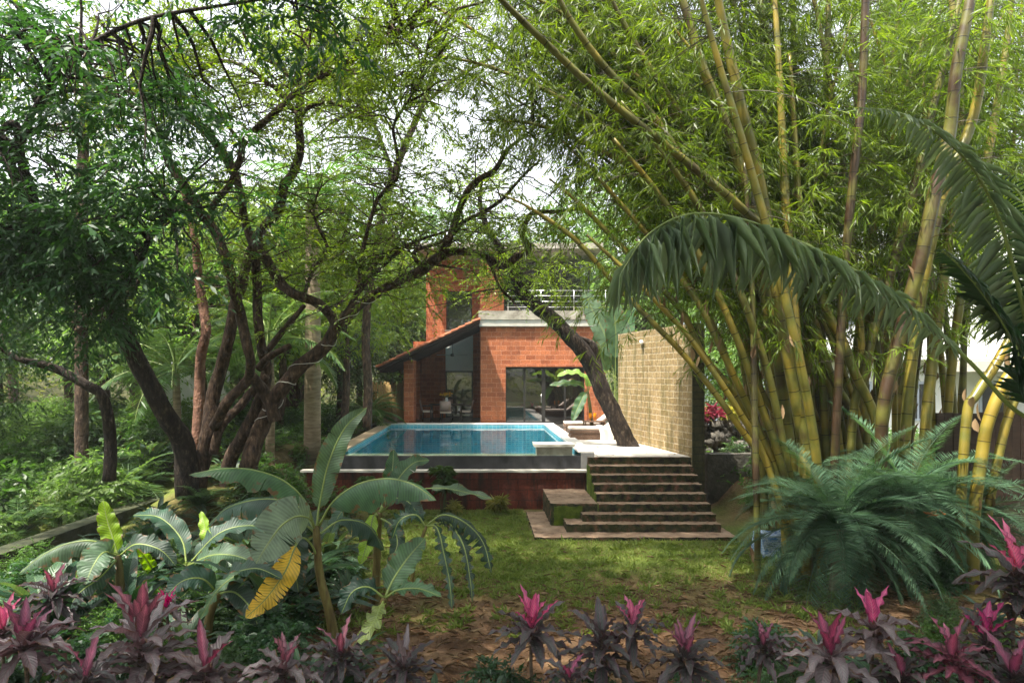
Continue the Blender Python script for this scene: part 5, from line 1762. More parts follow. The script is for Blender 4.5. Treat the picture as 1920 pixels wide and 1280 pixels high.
banana('banana_plant', 'slim banana plant with a bright lime leaf hanging beside it', at(705, 1130, D3) * np.array([1, 1, 0]),
       [at(705, 1135, D3), at(706, 1060, D3), at(710, 980, D3), at(712, 960, D3)], [
    (pp([(712, 965), (700, 968), (694, 1000), (685, 1030), (675, 1058)], D3, 9.9), .27, 'ban_lime', dict(face=(-.2, -1, .1), start=.1)),
    (pp([(712, 960), (735, 935), (765, 940), (790, 975)], D3, 9.8), .4, 'ban_dark', dict(face=(0, -.5, 1), start=.15, tear=3)),
    (pp([(712, 960), (722, 930), (735, 885), (738, 842)], D3, 10.6), .3, 'ban_green', dict(face=(0, -1, .1), start=.12)),
    (pp([(714, 955), (745, 900), (775, 868), (805, 862)], D3, 10.6), .34, 'ban_green', dict(face=(-.2, -1, .6), start=.15)),
    (pp([(710, 965), (670, 945), (640, 960), (620, 1000)], D3, 10.2), .36, 'ban_dark', dict(face=(0, -.5, 1), start=.15)),
    (pp([(712, 962), (760, 925), (830, 915), (925, 935)], D3, 9.8), .2, 'ban_green', dict(face=(0, -.5, 1), start=.5)),
    (pp([(710, 970), (735, 985), (745, 1020), (728, 1060)], D3, 9.6), .26, 'ban_dark', dict(face=(.2, -1, .2), start=.15)),
])
D4 = 9.4
rag = lambda t: np.clip(np.sin(np.pi * np.clip(t, 0, 1) ** .7), 0, 1) ** .6 * (.75 + .25 * np.sign(np.sin(t * 70)))
banana('ragged_leaf_plant', 'drooping dark plant with ragged toothed leaves over the lawn edge', at(775, 1100, D4) * np.array([1, 1, 0]),
       [at(770, 1110, D4), at(780, 1040, D4), at(800, 985, D4)], [
    (pp([(800, 985), (830, 965), (870, 978), (905, 1015), (922, 1075)], D4, 9.0), .36, 'ban_dark', dict(face=(.2, -.7, .8), start=.1, tear=12, nseg=40, prof=rag, droop_edge=1.2, vfold=0.0)),
    (pp([(803, 985), (840, 980), (868, 1020), (880, 1075), (886, 1130)], D4, 8.9), .2, 'ban_dark', dict(face=(.3, -1, .1), start=.1, tear=10, nseg=40, prof=rag)),
    (pp([(800, 985), (820, 990), (833, 1040), (843, 1090), (848, 1145)], D4, 8.8), .22, 'ban_dark', dict(face=(-.3, -1, .1), start=.1, tear=10, nseg=40, prof=rag)),
    (pp([(798, 988), (780, 965), (750, 975), (735, 1010)], D4, 9.4), .3, 'ban_dark', dict(face=(0, -.7, .8), start=.1, tear=8, nseg=40, prof=rag)),
], 'plant', None, (.03, .02))
D5 = 9.4
banana('banana_plant', 'banana plant near the low wall with one upright lime leaf', at(224, 1110, D5) * np.array([1, 1, 0]),
       [at(226, 1115, D5), at(224, 1075, D5), at(221, 1040, D5)], [
    (pp([(221, 1042), (212, 1010), (201, 975), (193, 938)], D5, 9.5), .31, 'ban_lime', dict(face=(.3, -1, .1), start=.08, label='upright lime green leaf')),
    (pp([(220, 1040), (180, 1015), (130, 1018), (80, 1040), (36, 1075)], D5, 9.0), .36, 'ban_green', dict(face=(0, -.5, 1), start=.12, droop_edge=1.2)),
    (pp([(220, 1042), (195, 1035), (175, 1060), (160, 1095)], D5, 8.8), .46, 'ban_green', dict(face=(.1, -1, .5), start=.1)),
    (pp([(224, 1042), (255, 1020), (300, 1030), (330, 1060)], D5, 9.3), .34, 'ban_dark', dict(face=(0, -.6, 1), start=.1)),
    (pp([(222, 1045), (190, 1080), (150, 1110), (120, 1150)], D5, 8.6), .36, 'ban_dark', dict(face=(.1, -1, .5), start=.1)),
])
D6 = 9.8
banana('banana_plant', 'leafy banana sucker with two lime leaves among dark leaves', at(345, 1130, D6) * np.array([1, 1, 0]),
       [at(345, 1135, D6), at(348, 1090, D6), at(350, 1060, D6)], [
    (pp([(295, 1082), (285, 1065), (272, 1045), (258, 1028)], D6, 9.5), .2, 'ban_lime', dict(face=(.3, -1, .2), start=.05)),
    (pp([(400, 1052), (396, 1030), (385, 990), (377, 958)], D6, 10.2), .22, 'ban_lime', dict(face=(.1, -1, .1), start=.05)),
    (pp([(350, 1062), (332, 1050), (322, 1030), (325, 1008)], D6, 9.6), .24, 'ban_green', dict(face=(.1, -1, .1), start=.1)),
    (pp([(352, 1060), (400, 1040), (455, 1045), (500, 1075)], D6, 9.4), .4, 'ban_green', dict(face=(0, -.6, 1), start=.1, tear=2)),
    (pp([(350, 1062), (370, 1080), (350, 1110), (330, 1125)], D6, 9.2), .34, 'ban_green', dict(face=(.1, -1, .5), start=.1)),
    (pp([(352, 1060), (410, 1000), (470, 985), (520, 1000)], D6, 10.2), .36, 'ban_dark', dict(face=(0, -.6, 1), start=.1)),
    (pp([(350, 1060), (340, 1010), (300, 970), (250, 965)], D6, 10.4), .36, 'ban_dark', dict(face=(0, -.6, 1), start=.1)),
])
D7 = 8.4
banana('banana_plant', 'narrow arching banana sucker left of the yellow leaf', at(390, 1230, D7) * np.array([1, 1, 0]),
       [at(385, 1235, D7), at(392, 1160, D7), at(410, 1110, D7)], [
    (pp([(475, 1068), (440, 1080), (405, 1110), (370, 1170)], 8.2, 8.0), .17, 'ban_green', dict(face=(-.3, -.8, .8), start=.05)),
    (pp([(410, 1112), (430, 1080), (480, 1065), (530, 1085)], D7, 8.0), .3, 'ban_dark', dict(face=(0, -.6, 1), start=.1)),
    (pp([(410, 1112), (440, 1110), (470, 1140), (490, 1190)], D7, 8.0), .3, 'ban_dark', dict(face=(0, -.8, .7), start=.1)),
    (pp([(408, 1112), (380, 1085), (340, 1090), (300, 1130)], D7, 8.0), .32, 'ban_dark', dict(face=(0, -.8, .7), start=.1)),
])
# banana and traveller's palm on the deck by the ochre wall
banana('banana_plant', 'young banana with a sunlit yellow green leaf before the glass door', at(1110, 800, 23.0) * np.array([1, 1, 0]) + (0, 0, DECK),
       [at(1110, 801, 23), at(1106, 760, 23), at(1102, 735, 23)], [
    (pp([(1102, 738), (1100, 715), (1085, 700), (1060, 700), (1045, 706)], 23, 22.6), .42, 'ban_lime', dict(face=(0, -.6, 1), start=.15)),
    (pp([(1102, 738), (1090, 722), (1065, 718), (1030, 722)], 23, 22.8), .34, 'ban_green', dict(face=(0, -.8, .8), start=.15)),
    (pp([(1102, 738), (1098, 735), (1085, 760), (1073, 790)], 23, 22.5), .4, 'ban_green', dict(face=(-.3, -1, .2), start=.15)),
    (pp([(1103, 736), (1112, 700), (1125, 690), (1140, 700)], 23, 23.2), .34, 'ban_lime', dict(face=(0, -.8, .8), start=.15)),
], group='banana plants on the deck')
banana('traveller_palm', 'tall broad paddle leaved plant against the ochre wall', at(1155, 795, 22.4) * np.array([1, 1, 0]) + (0, 0, DECK),
       [at(1155, 798, 22.4), at(1155, 780, 22.4), at(1155, 765, 22.4)], [
    (pp([(1153, 770), (1150, 690), (1135, 630), (1110, 580), (1095, 545)], 22.4, 22.6), .95, 'ban_pale', dict(face=(.2, -1, .1), start=.42, label='tall pale green paddle leaf')),
    (pp([(1156, 770), (1154, 690), (1155, 630), (1150, 580), (1140, 550)], 22.4, 22.2), .8, 'ban_green', dict(face=(-.1, -1, .1), start=.45)),
    (pp([(1158, 770), (1160, 700), (1166, 640), (1172, 600)], 22.4, 22.6), .75, 'ban_green', dict(face=(.1, -1, .1), start=.4)),
    (pp([(1160, 770), (1168, 700), (1180, 640), (1193, 640), (1183, 705)], 22.4, 21.9), .5, 'ban_lime', dict(face=(-.3, -1, .2), start=.42)),
    (pp([(1152, 770), (1140, 700), (1122, 650), (1128, 610)], 22.4, 22.8), .6, 'ban_green', dict(face=(.2, -1, .1), start=.45)),
    (pp([(1157, 770), (1162, 690), (1176, 610), (1190, 570)], 22.4, 22.9), .6, 'ban_green', dict(face=(.2, -1, .1), start=.45)),
], 'plant', None)


# ------------------------------------------------------------------ cordylines in the foreground bed
G_, K_, P_, M_ = 'cord_grey', 'cord_dark', 'cord_pink', 'cord_mauve'


def cordyline(label, px, py, d, size, n_out, n_pink, young, old, seed, elong=0.0):
    rs = np.random.default_rng(seed)
    size *= rs.uniform(.74, 1.12)
    n_out = int(n_out * 1.1)
    top = at(px, py, d)
    base = np.array([top[0] + rs.normal(0, .06), top[1] + rs.normal(0, .05), 0])
    o = thing('cordyline', label, 'cordyline', base, 'cordylines in the foreground bed')
    MB().tube([base + (0, 0, -.05), base * .5 + top * .5 + (rs.normal(0, .03), 0, 0), top - (0, 0, .02)], [.02, .018, .015], 8, 4, .08).build('stem', 'cord_stem', o)
    dk, pk = MB(), MB()
    prof = lambda t: np.clip(np.sin(np.pi * np.clip(t * .93 + .07, 0, 1) ** .9), 0, 1) ** .8
    tot = n_out + n_pink
    for i in range(tot):
        az = i * 2.39996 + rs.normal(0, .2)
        f = i / tot                       # 0 outermost/lowest .. 1 innermost
        inner = i >= n_out
        el = (-.25 + 1.0 * (i / max(1, n_out)) if not inner else 1.02 + .4 * (i - n_out) / max(1, n_pink)) + rs.normal(0, .09)
        L = size * (rs.uniform(.85, 1.1) if not inner else rs.uniform(.65, .95))
        W = size * .25 * rs.uniform(.8, 1.15) * (.75 if inner else 1)
        z0 = -(1 - f) * (.16 + elong) * size * 1.2
        t = np.linspace(0, 1, 5)
        ang = el - (1.15 if not inner else .5) * t ** rs.uniform(.8, 1.5) * rs.uniform(.5, 1.4)
        az = az + rs.normal(0, .25) * t[:-1]
        hx = np.concatenate([[0], np.cumsum(np.cos(ang[:-1]) * np.cos(az))]) * L / 4
        hy = np.concatenate([[0], np.cumsum(np.cos(ang[:-1]) * np.sin(az))]) * L / 4
        hz = np.concatenate([[0], np.cumsum(np.sin(ang[:-1]))]) * L / 4
        P = top + np.array([0, 0, z0]) + np.stack([hx, hy, hz], 1)
        az = float(az[0])
        blade(pk if inner else dk, P, W, face=(-.25 * math.cos(az), -.25 * math.sin(az), 1), vfold=rs.uniform(.15, .5), prof=prof, wave=.03, nseg=9, across=2)
    dk.build('leaves', old, o)
    if n_pink:
        pk.build('young_leaves', young, o)
    return o


G_, K_, P_, M_ = 'cord_grey', 'cord_dark', 'cord_pink', 'cord_mauve'
for i, a in enumerate([
    ('grey cordyline with pink centre at the left corner', 45, 1205, 6.3, .5, 22, 6, M_, G_, 0),
    ('large shaggy grey cordyline with a tall crimson core', 265, 1170, 6.7, .58, 40, 10, M_, G_, .8),
    ('small cordyline with a bright pink tuft behind the shaggy grey one', 312, 1136, 7.6, .36, 12, 6, P_, G_, 0),
    ('dim burgundy cordyline by the low wall', 100, 1105, 8.3, .55, 20, 4, M_, K_, .2),
    ('crimson topped cordyline touching the left edge', 5, 1180, 6.8, .4, 14, 5, P_, G_, 0),
    ('grey cordyline with slim pink shoots left of the banana stem', 532, 1245, 6.2, .44, 24, 5, M_, G_, .2),
    ('drooping grey cordyline between the shaggy one and its neighbour', 385, 1250, 6.5, .5, 24, 2, M_, G_, .3),
    ('dull grey cordyline at the foot of the banana stem', 640, 1220, 6.9, .44, 20, 3, M_, K_, .2),
    ('slate grey young cordyline right of the lime leaf', 757, 1245, 6.5, .4, 16, 4, G_, K_, .1),
    ('star shaped pink cordyline alone before the bare soil', 997, 1172, 6.9, .52, 17, 8, P_, K_, .1),
    ('dark green drooping cordyline with no pink', 1128, 1190, 6.7, .44, 22, 4, K_, K_, .4),
    ('cordyline with a tall narrow hot pink spear', 1186, 1165, 6.8, .46, 16, 6, P_, K_, .2),
    ('broad leaved cordyline with pink edged leaves at the bottom centre right', 1285, 1225, 6.2, .55, 20, 6, M_, K_, .15),
    ('slim purple grey cordyline with a thin pink heart', 1432, 1205, 6.6, .42, 18, 4, M_, K_, .2),
    ('wide cordyline with one long pink leaf pointing right', 1557, 1222, 6.2, .52, 18, 5, M_, G_, .1),
    ('tall cordyline with two bright pink leaves spread like a vee', 1637, 1168, 6.6, .5, 18, 4, P_, G_, .15),
    ('mauve cordyline with broad open leaves near the right corner', 1785, 1228, 6.2, .52, 17, 5, M_, M_, .1),
    ('dark cordyline with a rolled hot pink bud', 1850, 1190, 6.8, .42, 20, 5, P_, K_, .3),
    ('tall dark cordyline with a pink crest at the right edge', 1908, 1060, 7.0, .56, 28, 6, P_, K_, .5),
    ('low burgundy cordyline in the bottom right corner', 1900, 1262, 6.0, .46, 18, 3, M_, K_, .1),
    ('low dark cordyline under the vee shaped pink one', 1690, 1262, 6.3, .42, 18, 2, M_, K_, .1),
    ('small dark cordyline in the gap right of the star shaped pink one', 1068, 1268, 6.2, .34, 14, 2, M_, K_, .1),
    ('dark cordyline in the shade at the bottom left', 160, 1268, 6.1, .42, 18, 2, M_, K_, .1),
]):
    cordyline(*a[:9], 100 + i, a[9])
#@@PART5@@


# ------------------------------------------------------------------ small plants: one builder per kind, then copies
def shrub_mesh(kind):
    mb, stm = MB(), MB()
    if kind == 'leafy_shrub':
        c = rdir(46, -.1, 1) * np.array([.45, .45, .8]) * (RG.random((46, 1)) ** .4)
        c[:, 2] = np.abs(c[:, 2]) + .12
        o = np.repeat(c, 5, 0)
        mb.sprays(o, rdir(len(o), -.4, .9), .3, 9, .13, .05, .9, .3, leafdroop=.2)
        t = np.linspace(0, 1, 4)
        mb.tubes(c[:, None] * t[None, :, None] * np.array([1, 1, 1]), .012 * (1.2 - t)[None] * np.ones((46, 1)), 3)
    elif kind == 'fern':
        for i in range(26):
            az = i * 2.4 + RG.normal(0, .2)
            el = RG.uniform(.5, 1.35)
            t = np.linspace(0, 1, 6)
            L_ = RG.uniform(.7, 1.0)
            ang = el - 1.7 * t
            hx = np.concatenate([[0], np.cumsum(np.cos(ang[:-1]))]) * L_ / 5
            hz = np.concatenate([[0], np.cumsum(np.sin(ang[:-1]))]) * L_ / 5
            frond(mb, mb, np.stack([np.cos(az) * hx, np.sin(az) * hx, hz + .05], 1), .008, 30, .17, .035, None, .05, .5, .1, kind='diamond', jit=.06)
    elif kind == 'strap_plant':
        for i in range(24):
            az = i * 2.4 + RG.normal(0, .2)
            el = RG.uniform(.6, 1.4)
            t = np.linspace(0, 1, 6)
            L_ = RG.uniform(.6, 1.15)
            ang = el - 1.4 * t ** 1.5
            hx = np.concatenate([[0], np.cumsum(np.cos(ang[:-1]))]) * L_ / 5
            hz = np.concatenate([[0], np.cumsum(np.sin(ang[:-1]))]) * L_ / 5
            blade(mb, np.stack([np.cos(az) * hx, np.sin(az) * hx, hz], 1), RG.uniform(.1, .17), face=(-.3 * math.cos(az), -.3 * math.sin(az), 1), vfold=.25, nseg=8, across=2, wave=.01, start=.2)
    elif kind == 'fine_bush':
        c = rdir(70, -.1, 1) * np.array([.5, .5, .8]) * (RG.random((70, 1)) ** .4)
        c[:, 2] = np.abs(c[:, 2]) + .1
        o = np.repeat(c, 6, 0)
        mb.sprays(o, rdir(len(o), -.5, .9), .3, 14, .06, .022, 1.1, .3)
        t = np.linspace(0, 1, 4)
        mb.tubes(c[:, None] * t[None, :, None], .009 * (1.2 - t)[None] * np.ones((70, 1)), 3)
    elif kind == 'umbrella_sedge':
        for i in range(14):
            a = RG.uniform(0, 6.28)
            h = RG.uniform(.55, 1.0)
            r_ = h * .28 * RG.random()
            top_ = np.array([math.cos(a) * r_, math.sin(a) * r_, h])
            mb.tube([(0.1 * math.cos(a), .1 * math.sin(a), 0), top_ * (.8, .8, .6), top_], .007, 4, 2)
            dv = rdir(26, -.25, .5)
            mb.leaves(np.repeat(top_[None], 26, 0), dv, RG.uniform(.2, .3, 26), .014, .6, .25, kind='blade')
    elif kind == 'spiky_croton':
        for k in range(4):
            c = np.array([RG.normal(0, .12), RG.normal(0, .12), RG.uniform(.2, .45)])
            mb.tube([(c[0] * .4, c[1] * .4, 0), c], .012, 5, 1)
            mb.leaves(np.repeat(c[None], 34, 0) + RG.normal(0, .02, (34, 3)), rdir(34, -.5, .9), RG.uniform(.2, .32, 34), .035, .5, .15, kind='blade')
    return mb


def proto_set(kind, mats, nvar=2):
    out = []
    for m_ in mats:
        for _ in range(nvar):
            o = shrub_mesh(kind).build(kind, m_)
            out.append(o)
    return out


USED = set()


def put(o, x, y, sc, label, cat, group, dz=0.0):
    c = o.copy() if o.name in USED else o
    if o.name in USED:
        COL.objects.link(c)
    USED.add(o.name)
    z = float(ground_h(x, y)) + dz
    place(c, (x, y, z - .03), RG.uniform(0, 6.28), sc * RG.uniform(.9, 1.1), label, group)
    c['category'] = cat
    return c


MT['strap'] = banana_mat('strap leaf', (0.035, 0.09, 0.035), (0.1, 0.17, 0.07), .35)
MT['strap_dark'] = banana_mat('dark strap leaf', (0.016, 0.05, 0.026), (0.05, 0.1, 0.045), .3)
SH = {
    'dark_leafy': proto_set('leafy_shrub', ['leaf_dark'], 2),
    'mid_leafy': proto_set('leafy_shrub', ['leaf_mid', 'leaf_deep'], 2),
    'pale_leafy': proto_set('leafy_shrub', ['leaf_pale'], 2),
    'fern': proto_set('fern', ['leaf_fern'], 2),
    'strap': proto_set('strap_plant', ['strap', 'strap_dark'], 2),
    'fine': proto_set('fine_bush', ['leaf_deep', 'leaf_mid'], 1),
    'finepale': proto_set('fine_bush', ['leaf_pale'], 1),
    'sedge': proto_set('umbrella_sedge', ['leaf_fern'], 2),
    'croton': proto_set('spiky_croton', ['leaf_croton', 'leaf_red'], 1),
}




CYC = {}


def pick(k):          # take the prototypes in turn so that every one is used
    CYC[k] = CYC.get(k, -1) + 1
    return SH[k][CYC[k] % len(SH[k])]


def scatter(n, xr, yr, kinds, scr, label, cat, group, dmin=.5, ok=None):
    pts = []
    tries = 0
    while len(pts) < n and tries < n * 40:
        tries += 1
        x, y = RG.uniform(*xr), RG.uniform(*yr)
        if ok is not None and not ok(x, y):
            continue
        if any((x - a) ** 2 + (y - b_) ** 2 < dmin ** 2 for a, b_ in pts):
            continue
        pts.append((x, y))
        put(pick(kinds[RG.integers(len(kinds))]), x, y, RG.uniform(*scr), label, cat, group)


# shaded bed in the left foreground
scatter(46, (-7.2, -1.4), (7.6, 14.0), ['dark_leafy', 'strap', 'strap', 'fine'], (.55, .95), 'dark shrub in the shaded planting left of the lawn', 'shrub', 'shrubs in the shaded left bed', .5,
        lambda x, y: x < -1.9 - max(0, (y - 10.5)) * .22 and x > -7.0)
scatter(20, (-6.4, -2.4), (8.6, 12.6), ['strap'], (1.0, 1.45), 'arching strap leaved plant filling the shaded bed among the bananas', 'plant', 'strap leaved plants in the shaded bed', .55, lambda x, y: x < -2.3 - max(0, (y - 10.5)) * .2)
scatter(16, (-7.0, -3.2), (13.6, 17.2), ['strap', 'fern', 'mid_leafy'], (.6, .95), 'leafy plant growing round the foot of the gnarled tree', 'plant', 'plants at the foot of the gnarled tree', .5)
# beyond the low wall
scatter(60, (-16, -8.4), (11.5, 24), ['mid_leafy', 'pale_leafy', 'finepale', 'fern'], (1.0, 1.9), 'bright green bush growing beyond the low mossy wall', 'bush', 'bushes beyond the low wall', .8)
# beside the pool
scatter(22, (-7.2, -4.6), (18.3, 29), ['fern', 'strap', 'mid_leafy'], (.6, 1.05), 'green plant in the bed along the left side of the pool', 'plant', 'plants along the left side of the pool', .6)
scatter(20, (-11.5, -6.5), (17.5, 29), ['mid_leafy', 'fern', 'strap', 'pale_leafy'], (.9, 1.6), 'green bush in the thicket between the trunks and the pool', 'bush', 'bushes in the thicket left of the pool', .8)
# right side
scatter(18, (6.6, 12.5), (14.6, 19), ['mid_leafy', 'fine', 'dark_leafy'], (.6, 1.1), 'shrub in the shade behind the bamboo', 'shrub', 'shrubs behind the bamboo', .7)
scatter(12, (5.2, 9.8), (7.4, 10.4), ['fine', 'dark_leafy', 'strap'], (.35, .65), 'low shrub at the foot of the feathery palms', 'shrub', 'low shrubs under the feathery palms', .5, lambda x, y: x > 4.4 + (10.5 - y) * .2)
scatter(64, (-5.6, 6.8), (6.3, 8.0), ['dark_leafy', 'strap', 'fine', 'strap'], (.5, .8), 'low dark plant between the cordylines in the foreground bed', 'plant', 'low plants between the cordylines', .36, lambda x, y: y < 7.0 or x < -1.3 or x > 3.2)
scatter(16, (-13, -9.2), (3.5, 11.5), ['mid_leafy', 'fern', 'dark_leafy'], (.9, 1.5), 'bright green bush growing beyond the low mossy wall', 'bush', 'bushes beyond the low wall', .9)
scatter(16, (7.4, 11.5), (5.5, 11.2), ['dark_leafy', 'strap', 'fine'], (.5, .85), 'low shrub at the foot of the feathery palms', 'shrub', 'low shrubs under the feathery palms', .6)
for (px, py, d, sc, lab) in ((835, 955, 17.1, 1.15, 'tall umbrella sedge standing against the red stained wall'), (765, 950, 16.9, .95, 'shorter umbrella sedge left of the tall one'), (700, 960, 16.4, 1.0, 'umbrella sedge half hidden by banana leaves')):
    q = at(px, py, d)
    put(pick('sedge'), q[0], q[1], sc, lab, 'sedge', 'umbrella sedges by the wall')
for k, (px, d, sc, lab) in enumerate(((935, 17.0, .95, 'pale yellow croton at the foot of the red stained wall'), (850, 16.9, .75, 'small yellow croton under the tall sedge'))):
    q = at(px, 960, d)
    put(SH['croton'][0], q[0], q[1], sc, lab, 'croton', 'crotons by the wall')
for k, x in enumerate((6.35, 6.7, 7.05, 7.4, 7.8)):
    c = put(SH['croton'][(k + 1) % 2], x, 20.3, 1.1, ['crimson plant on the left end of the rubble wall', 'yellow plant second from the left on the rubble wall', 'crimson plant in the middle of the rubble wall top', 'yellow plant right of the middle on the rubble wall', 'crimson plant at the right end of the rubble wall'][k], 'croton', 'coloured plants on the rubble wall')
    c.location.z = 1.95

# ------------------------------------------------------------------ palms standing in the mid distance


def tall_palm(name, label, base, h, L, nf, mat='leaf_fern', r=.2, bark='palmbark', ll=.7):
    o = thing(name, label, 'palm', base, 'palms in the middle distance')
    b = np.array(base, float)
    MB().tube([b + (0, 0, -.2), b + (.03, 0, h * .5), b + (0, 0, h)], [r, r * .9, r * .75], 14, 6, .02).build('trunk', bark, o)
    lf, sk = MB(), MB()
    for i in range(nf):
        az = i * 2.4 + RG.normal(0, .15)
        el = np.interp(i / nf, [0, 1], [1.3, -.05])
        t = np.linspace(0, 1, 7)
        ang = el - 1.5 * t
        hx = np.concatenate([[0], np.cumsum(np.cos(ang[:-1]))]) * L / 6
        hz = np.concatenate([[0], np.cumsum(np.sin(ang[:-1]))]) * L / 6
        frond(lf, sk, b + np.array([0, 0, h]) + np.stack([np.cos(az) * hx, np.sin(az) * hx, hz], 1), .03, 46, ll, .05, None, .45, .6, .15, kind='diamond', jit=.08)
    sk.build('stalks', 'ban_rib', o)
    lf.build('fronds', mat, o)
    return o


tall_palm('royal_palm', 'smooth pale palm trunk rising straight behind the forked tree', at(585, 800, 20.5) * np.array([1, 1, 0]) + (0, 0, 1.0), 7.6, 3.0, 18, 'leaf_mid', .26)
tall_palm('fan_frond_palm', 'shorter arching palm between the trunks left of the pool', at(505, 760, 19) * np.array([1, 1, 0]) + (0, 0, .9), 3.4, 2.6, 18, 'leaf_fern', .14)
tall_palm('fan_frond_palm', 'low arching palm seen behind the leftmost trunks', at(330, 800, 20) * np.array([1, 1, 0]) + (0, 0, .9), 2.6, 2.6, 16, 'leaf_fern', .13)
tall_palm('fan_frond_palm', 'bushy low palm beside the bamboo fence', at(690, 790, 27) * np.array([1, 1, 0]) + (0, 0, 1.2), .6, 1.7, 20, 'leaf_mid', .1, ll=.45)
tall_palm('fan_frond_palm', 'dark feathery palm high behind the gnarled tree', at(350, 700, 24) * np.array([1, 1, 0]) + (0, 0, 1.2), 6.3, 3.2, 18, 'leaf_deep', .16)


# ------------------------------------------------------------------ background trees
def bg_tree(mat, h, rad, ncl, per, ll, seed):
    o = thing('leafy_tree', 'x', 'tree')
    P = np.array([(0, 0, -.3), (RG.normal(0, .15), RG.normal(0, .15), h * .3), (RG.normal(0, .3), RG.normal(0, .3), h * .6), (RG.normal(0, .4), RG.normal(0, .4), h * .85)])
    MB().tube(P, [.26, .2, .14, .05], 9, 5, .07, seed=seed).build('trunk', 'bark', o)
    A = spline(P, np.ones(4), 6)[0][6:]
    lf, st_ = MB(), MB()
    clump_foliage(lf, st_, (0, 0, h * .62), (rad, rad, h * .42), ncl, per, .8, 8, ll, ll * .42, anchor=A, cl=.8, leafdroop=.3)
    st_.build('limbs', 'bark', o)
    lf.build('crown', mat, o)
    return o


BG = [bg_tree('leaf_mid', 9.5, 2.9, 100, 15, .27, 1), bg_tree('leaf_pale', 9, 2.7, 90, 15, .27, 2), bg_tree('leaf_mid', 11.5, 3.2, 110, 15, .28, 3), bg_tree('leaf_pale', 11, 3.0, 100, 15, .27, 4), bg_tree('leaf_deep', 10, 3.0, 110, 15, .26, 5)]
first = [True] * len(BG)


def bgput(k, x, y, sc, label, group):
    if first[k]:
        o = BG[k]
        first[k] = False
    else:
        o = copy_tree(BG[k])
    place(o, (x, y, float(ground_h(x, y)) - .1), RG.uniform(0, 6.28), sc, label, group)


LB = 'leafy tree in the bright wood far to the left of the house'
for (x, y, k, s) in ((-12, 22, 1, .8), (-15, 25, 0, .9), (-10, 26, 1, .85), (-8.2, 30, 0, .9), (-19, 27, 3, .9), (-13, 30, 2, 1.0), (-17, 34, 1, 1.1), (-23, 30, 2, 1), (-10, 35, 3, 1.0), (-7.5, 38, 1, 1.1), (-21, 38, 0, 1.2), (-14, 40, 2, 1.1), (-27, 36, 3, 1.2), (-6, 33.5, 4, .7), (-5.8, 28.0, 4, .55), (-30, 44, 2, 1.3), (-22, 46, 3, 1.3), (-12, 46, 0, 1.2), (-18, 20, 4, .85), (-21, 23, 1, .9), (-13, 17.5, 4, .6), (-9, 22, 3, .75), (-11, 41, 3, 1.3), (-16, 29, 3, 1.1), (-4.6, 34.5, 1, .8), (-8.5, 26, 1, .7)):
    bgput(k, x, y, s, LB, 'trees in the wood left of the house')
LB = 'leafy tree standing behind the brick house'
for (x, y, k, s) in ((-4, 39, 1, .95), (0, 40, 3, .9), (3.5, 38, 1, .95), (-2, 48, 0, 1.0), (3, 50, 3, 1.1), (7, 42, 2, 1.0), (8, 36, 1, 1.0), (7.2, 31, 3, .85), (-1, 43, 2, 1.15), (5, 44, 2, 1.2), (-5, 44, 2, 1.2)):
    bgput(k, x, y, s, LB, 'trees behind the house')
LB = 'leafy tree seen through the bamboo at the right'
for (x, y, k, s) in ((9.2, 24.5, 1, .7), (11, 31, 3, 1.2), (24, 23, 0, 1.0), (8, 22.8, 1, .5), (10, 37, 3, 1.5), (14, 38, 1, 1.6), (18.5, 38, 3, 1.5), (23, 37, 1, 1.6), (28, 36, 3, 1.5)):
    bgput(k, x, y, s, LB, 'trees behind the bamboo')
LB = 'tree behind the photographer closing the garden'
for (x, y, k, s) in ((-6, -11, 2, 1.1), (1, -13, 4, 1.0), (7, -12, 0, 1.1), (13, -9, 2, 1.0), (-13, -8, 4, 1.1), (-16, 3, 2, 1.1), (15, 1, 4, 1.0), (14, 8, 2, .9)):
    bgput(k, x, y, s, LB, 'trees closing the garden behind the camera')
wd = MB()
cen = np.stack([RG.uniform(-75, 75, 520), RG.uniform(56, 78, 520), RG.uniform(0, 12, 520)], 1)
cen = np.concatenate([cen, np.stack([RG.uniform(-60, 60, 420), RG.uniform(-48, -26, 420), RG.uniform(0, 15, 420)], 1), np.stack([RG.uniform(-60, -36, 200), RG.uniform(15, 60, 200), RG.uniform(0, 12, 200)], 1), np.stack([RG.uniform(36, 60, 150), RG.uniform(15, 60, 150), RG.uniform(0, 12, 150)], 1)])
o_ = np.repeat(cen, 18, 0) + RG.normal(0, 1.1, (len(cen) * 18, 3))
wd.sprays(o_, rdir(len(o_), -.7, .7), 1.2, 5, .7, .34, .9, .3)
MT['leaf_far'] = leaf_mat('far wood leaf', (0.08, 0.13, 0.03), (0.2, 0.25, 0.07), .45)
tag(wd.build('far_wood', 'leaf_far'), kind='stuff')

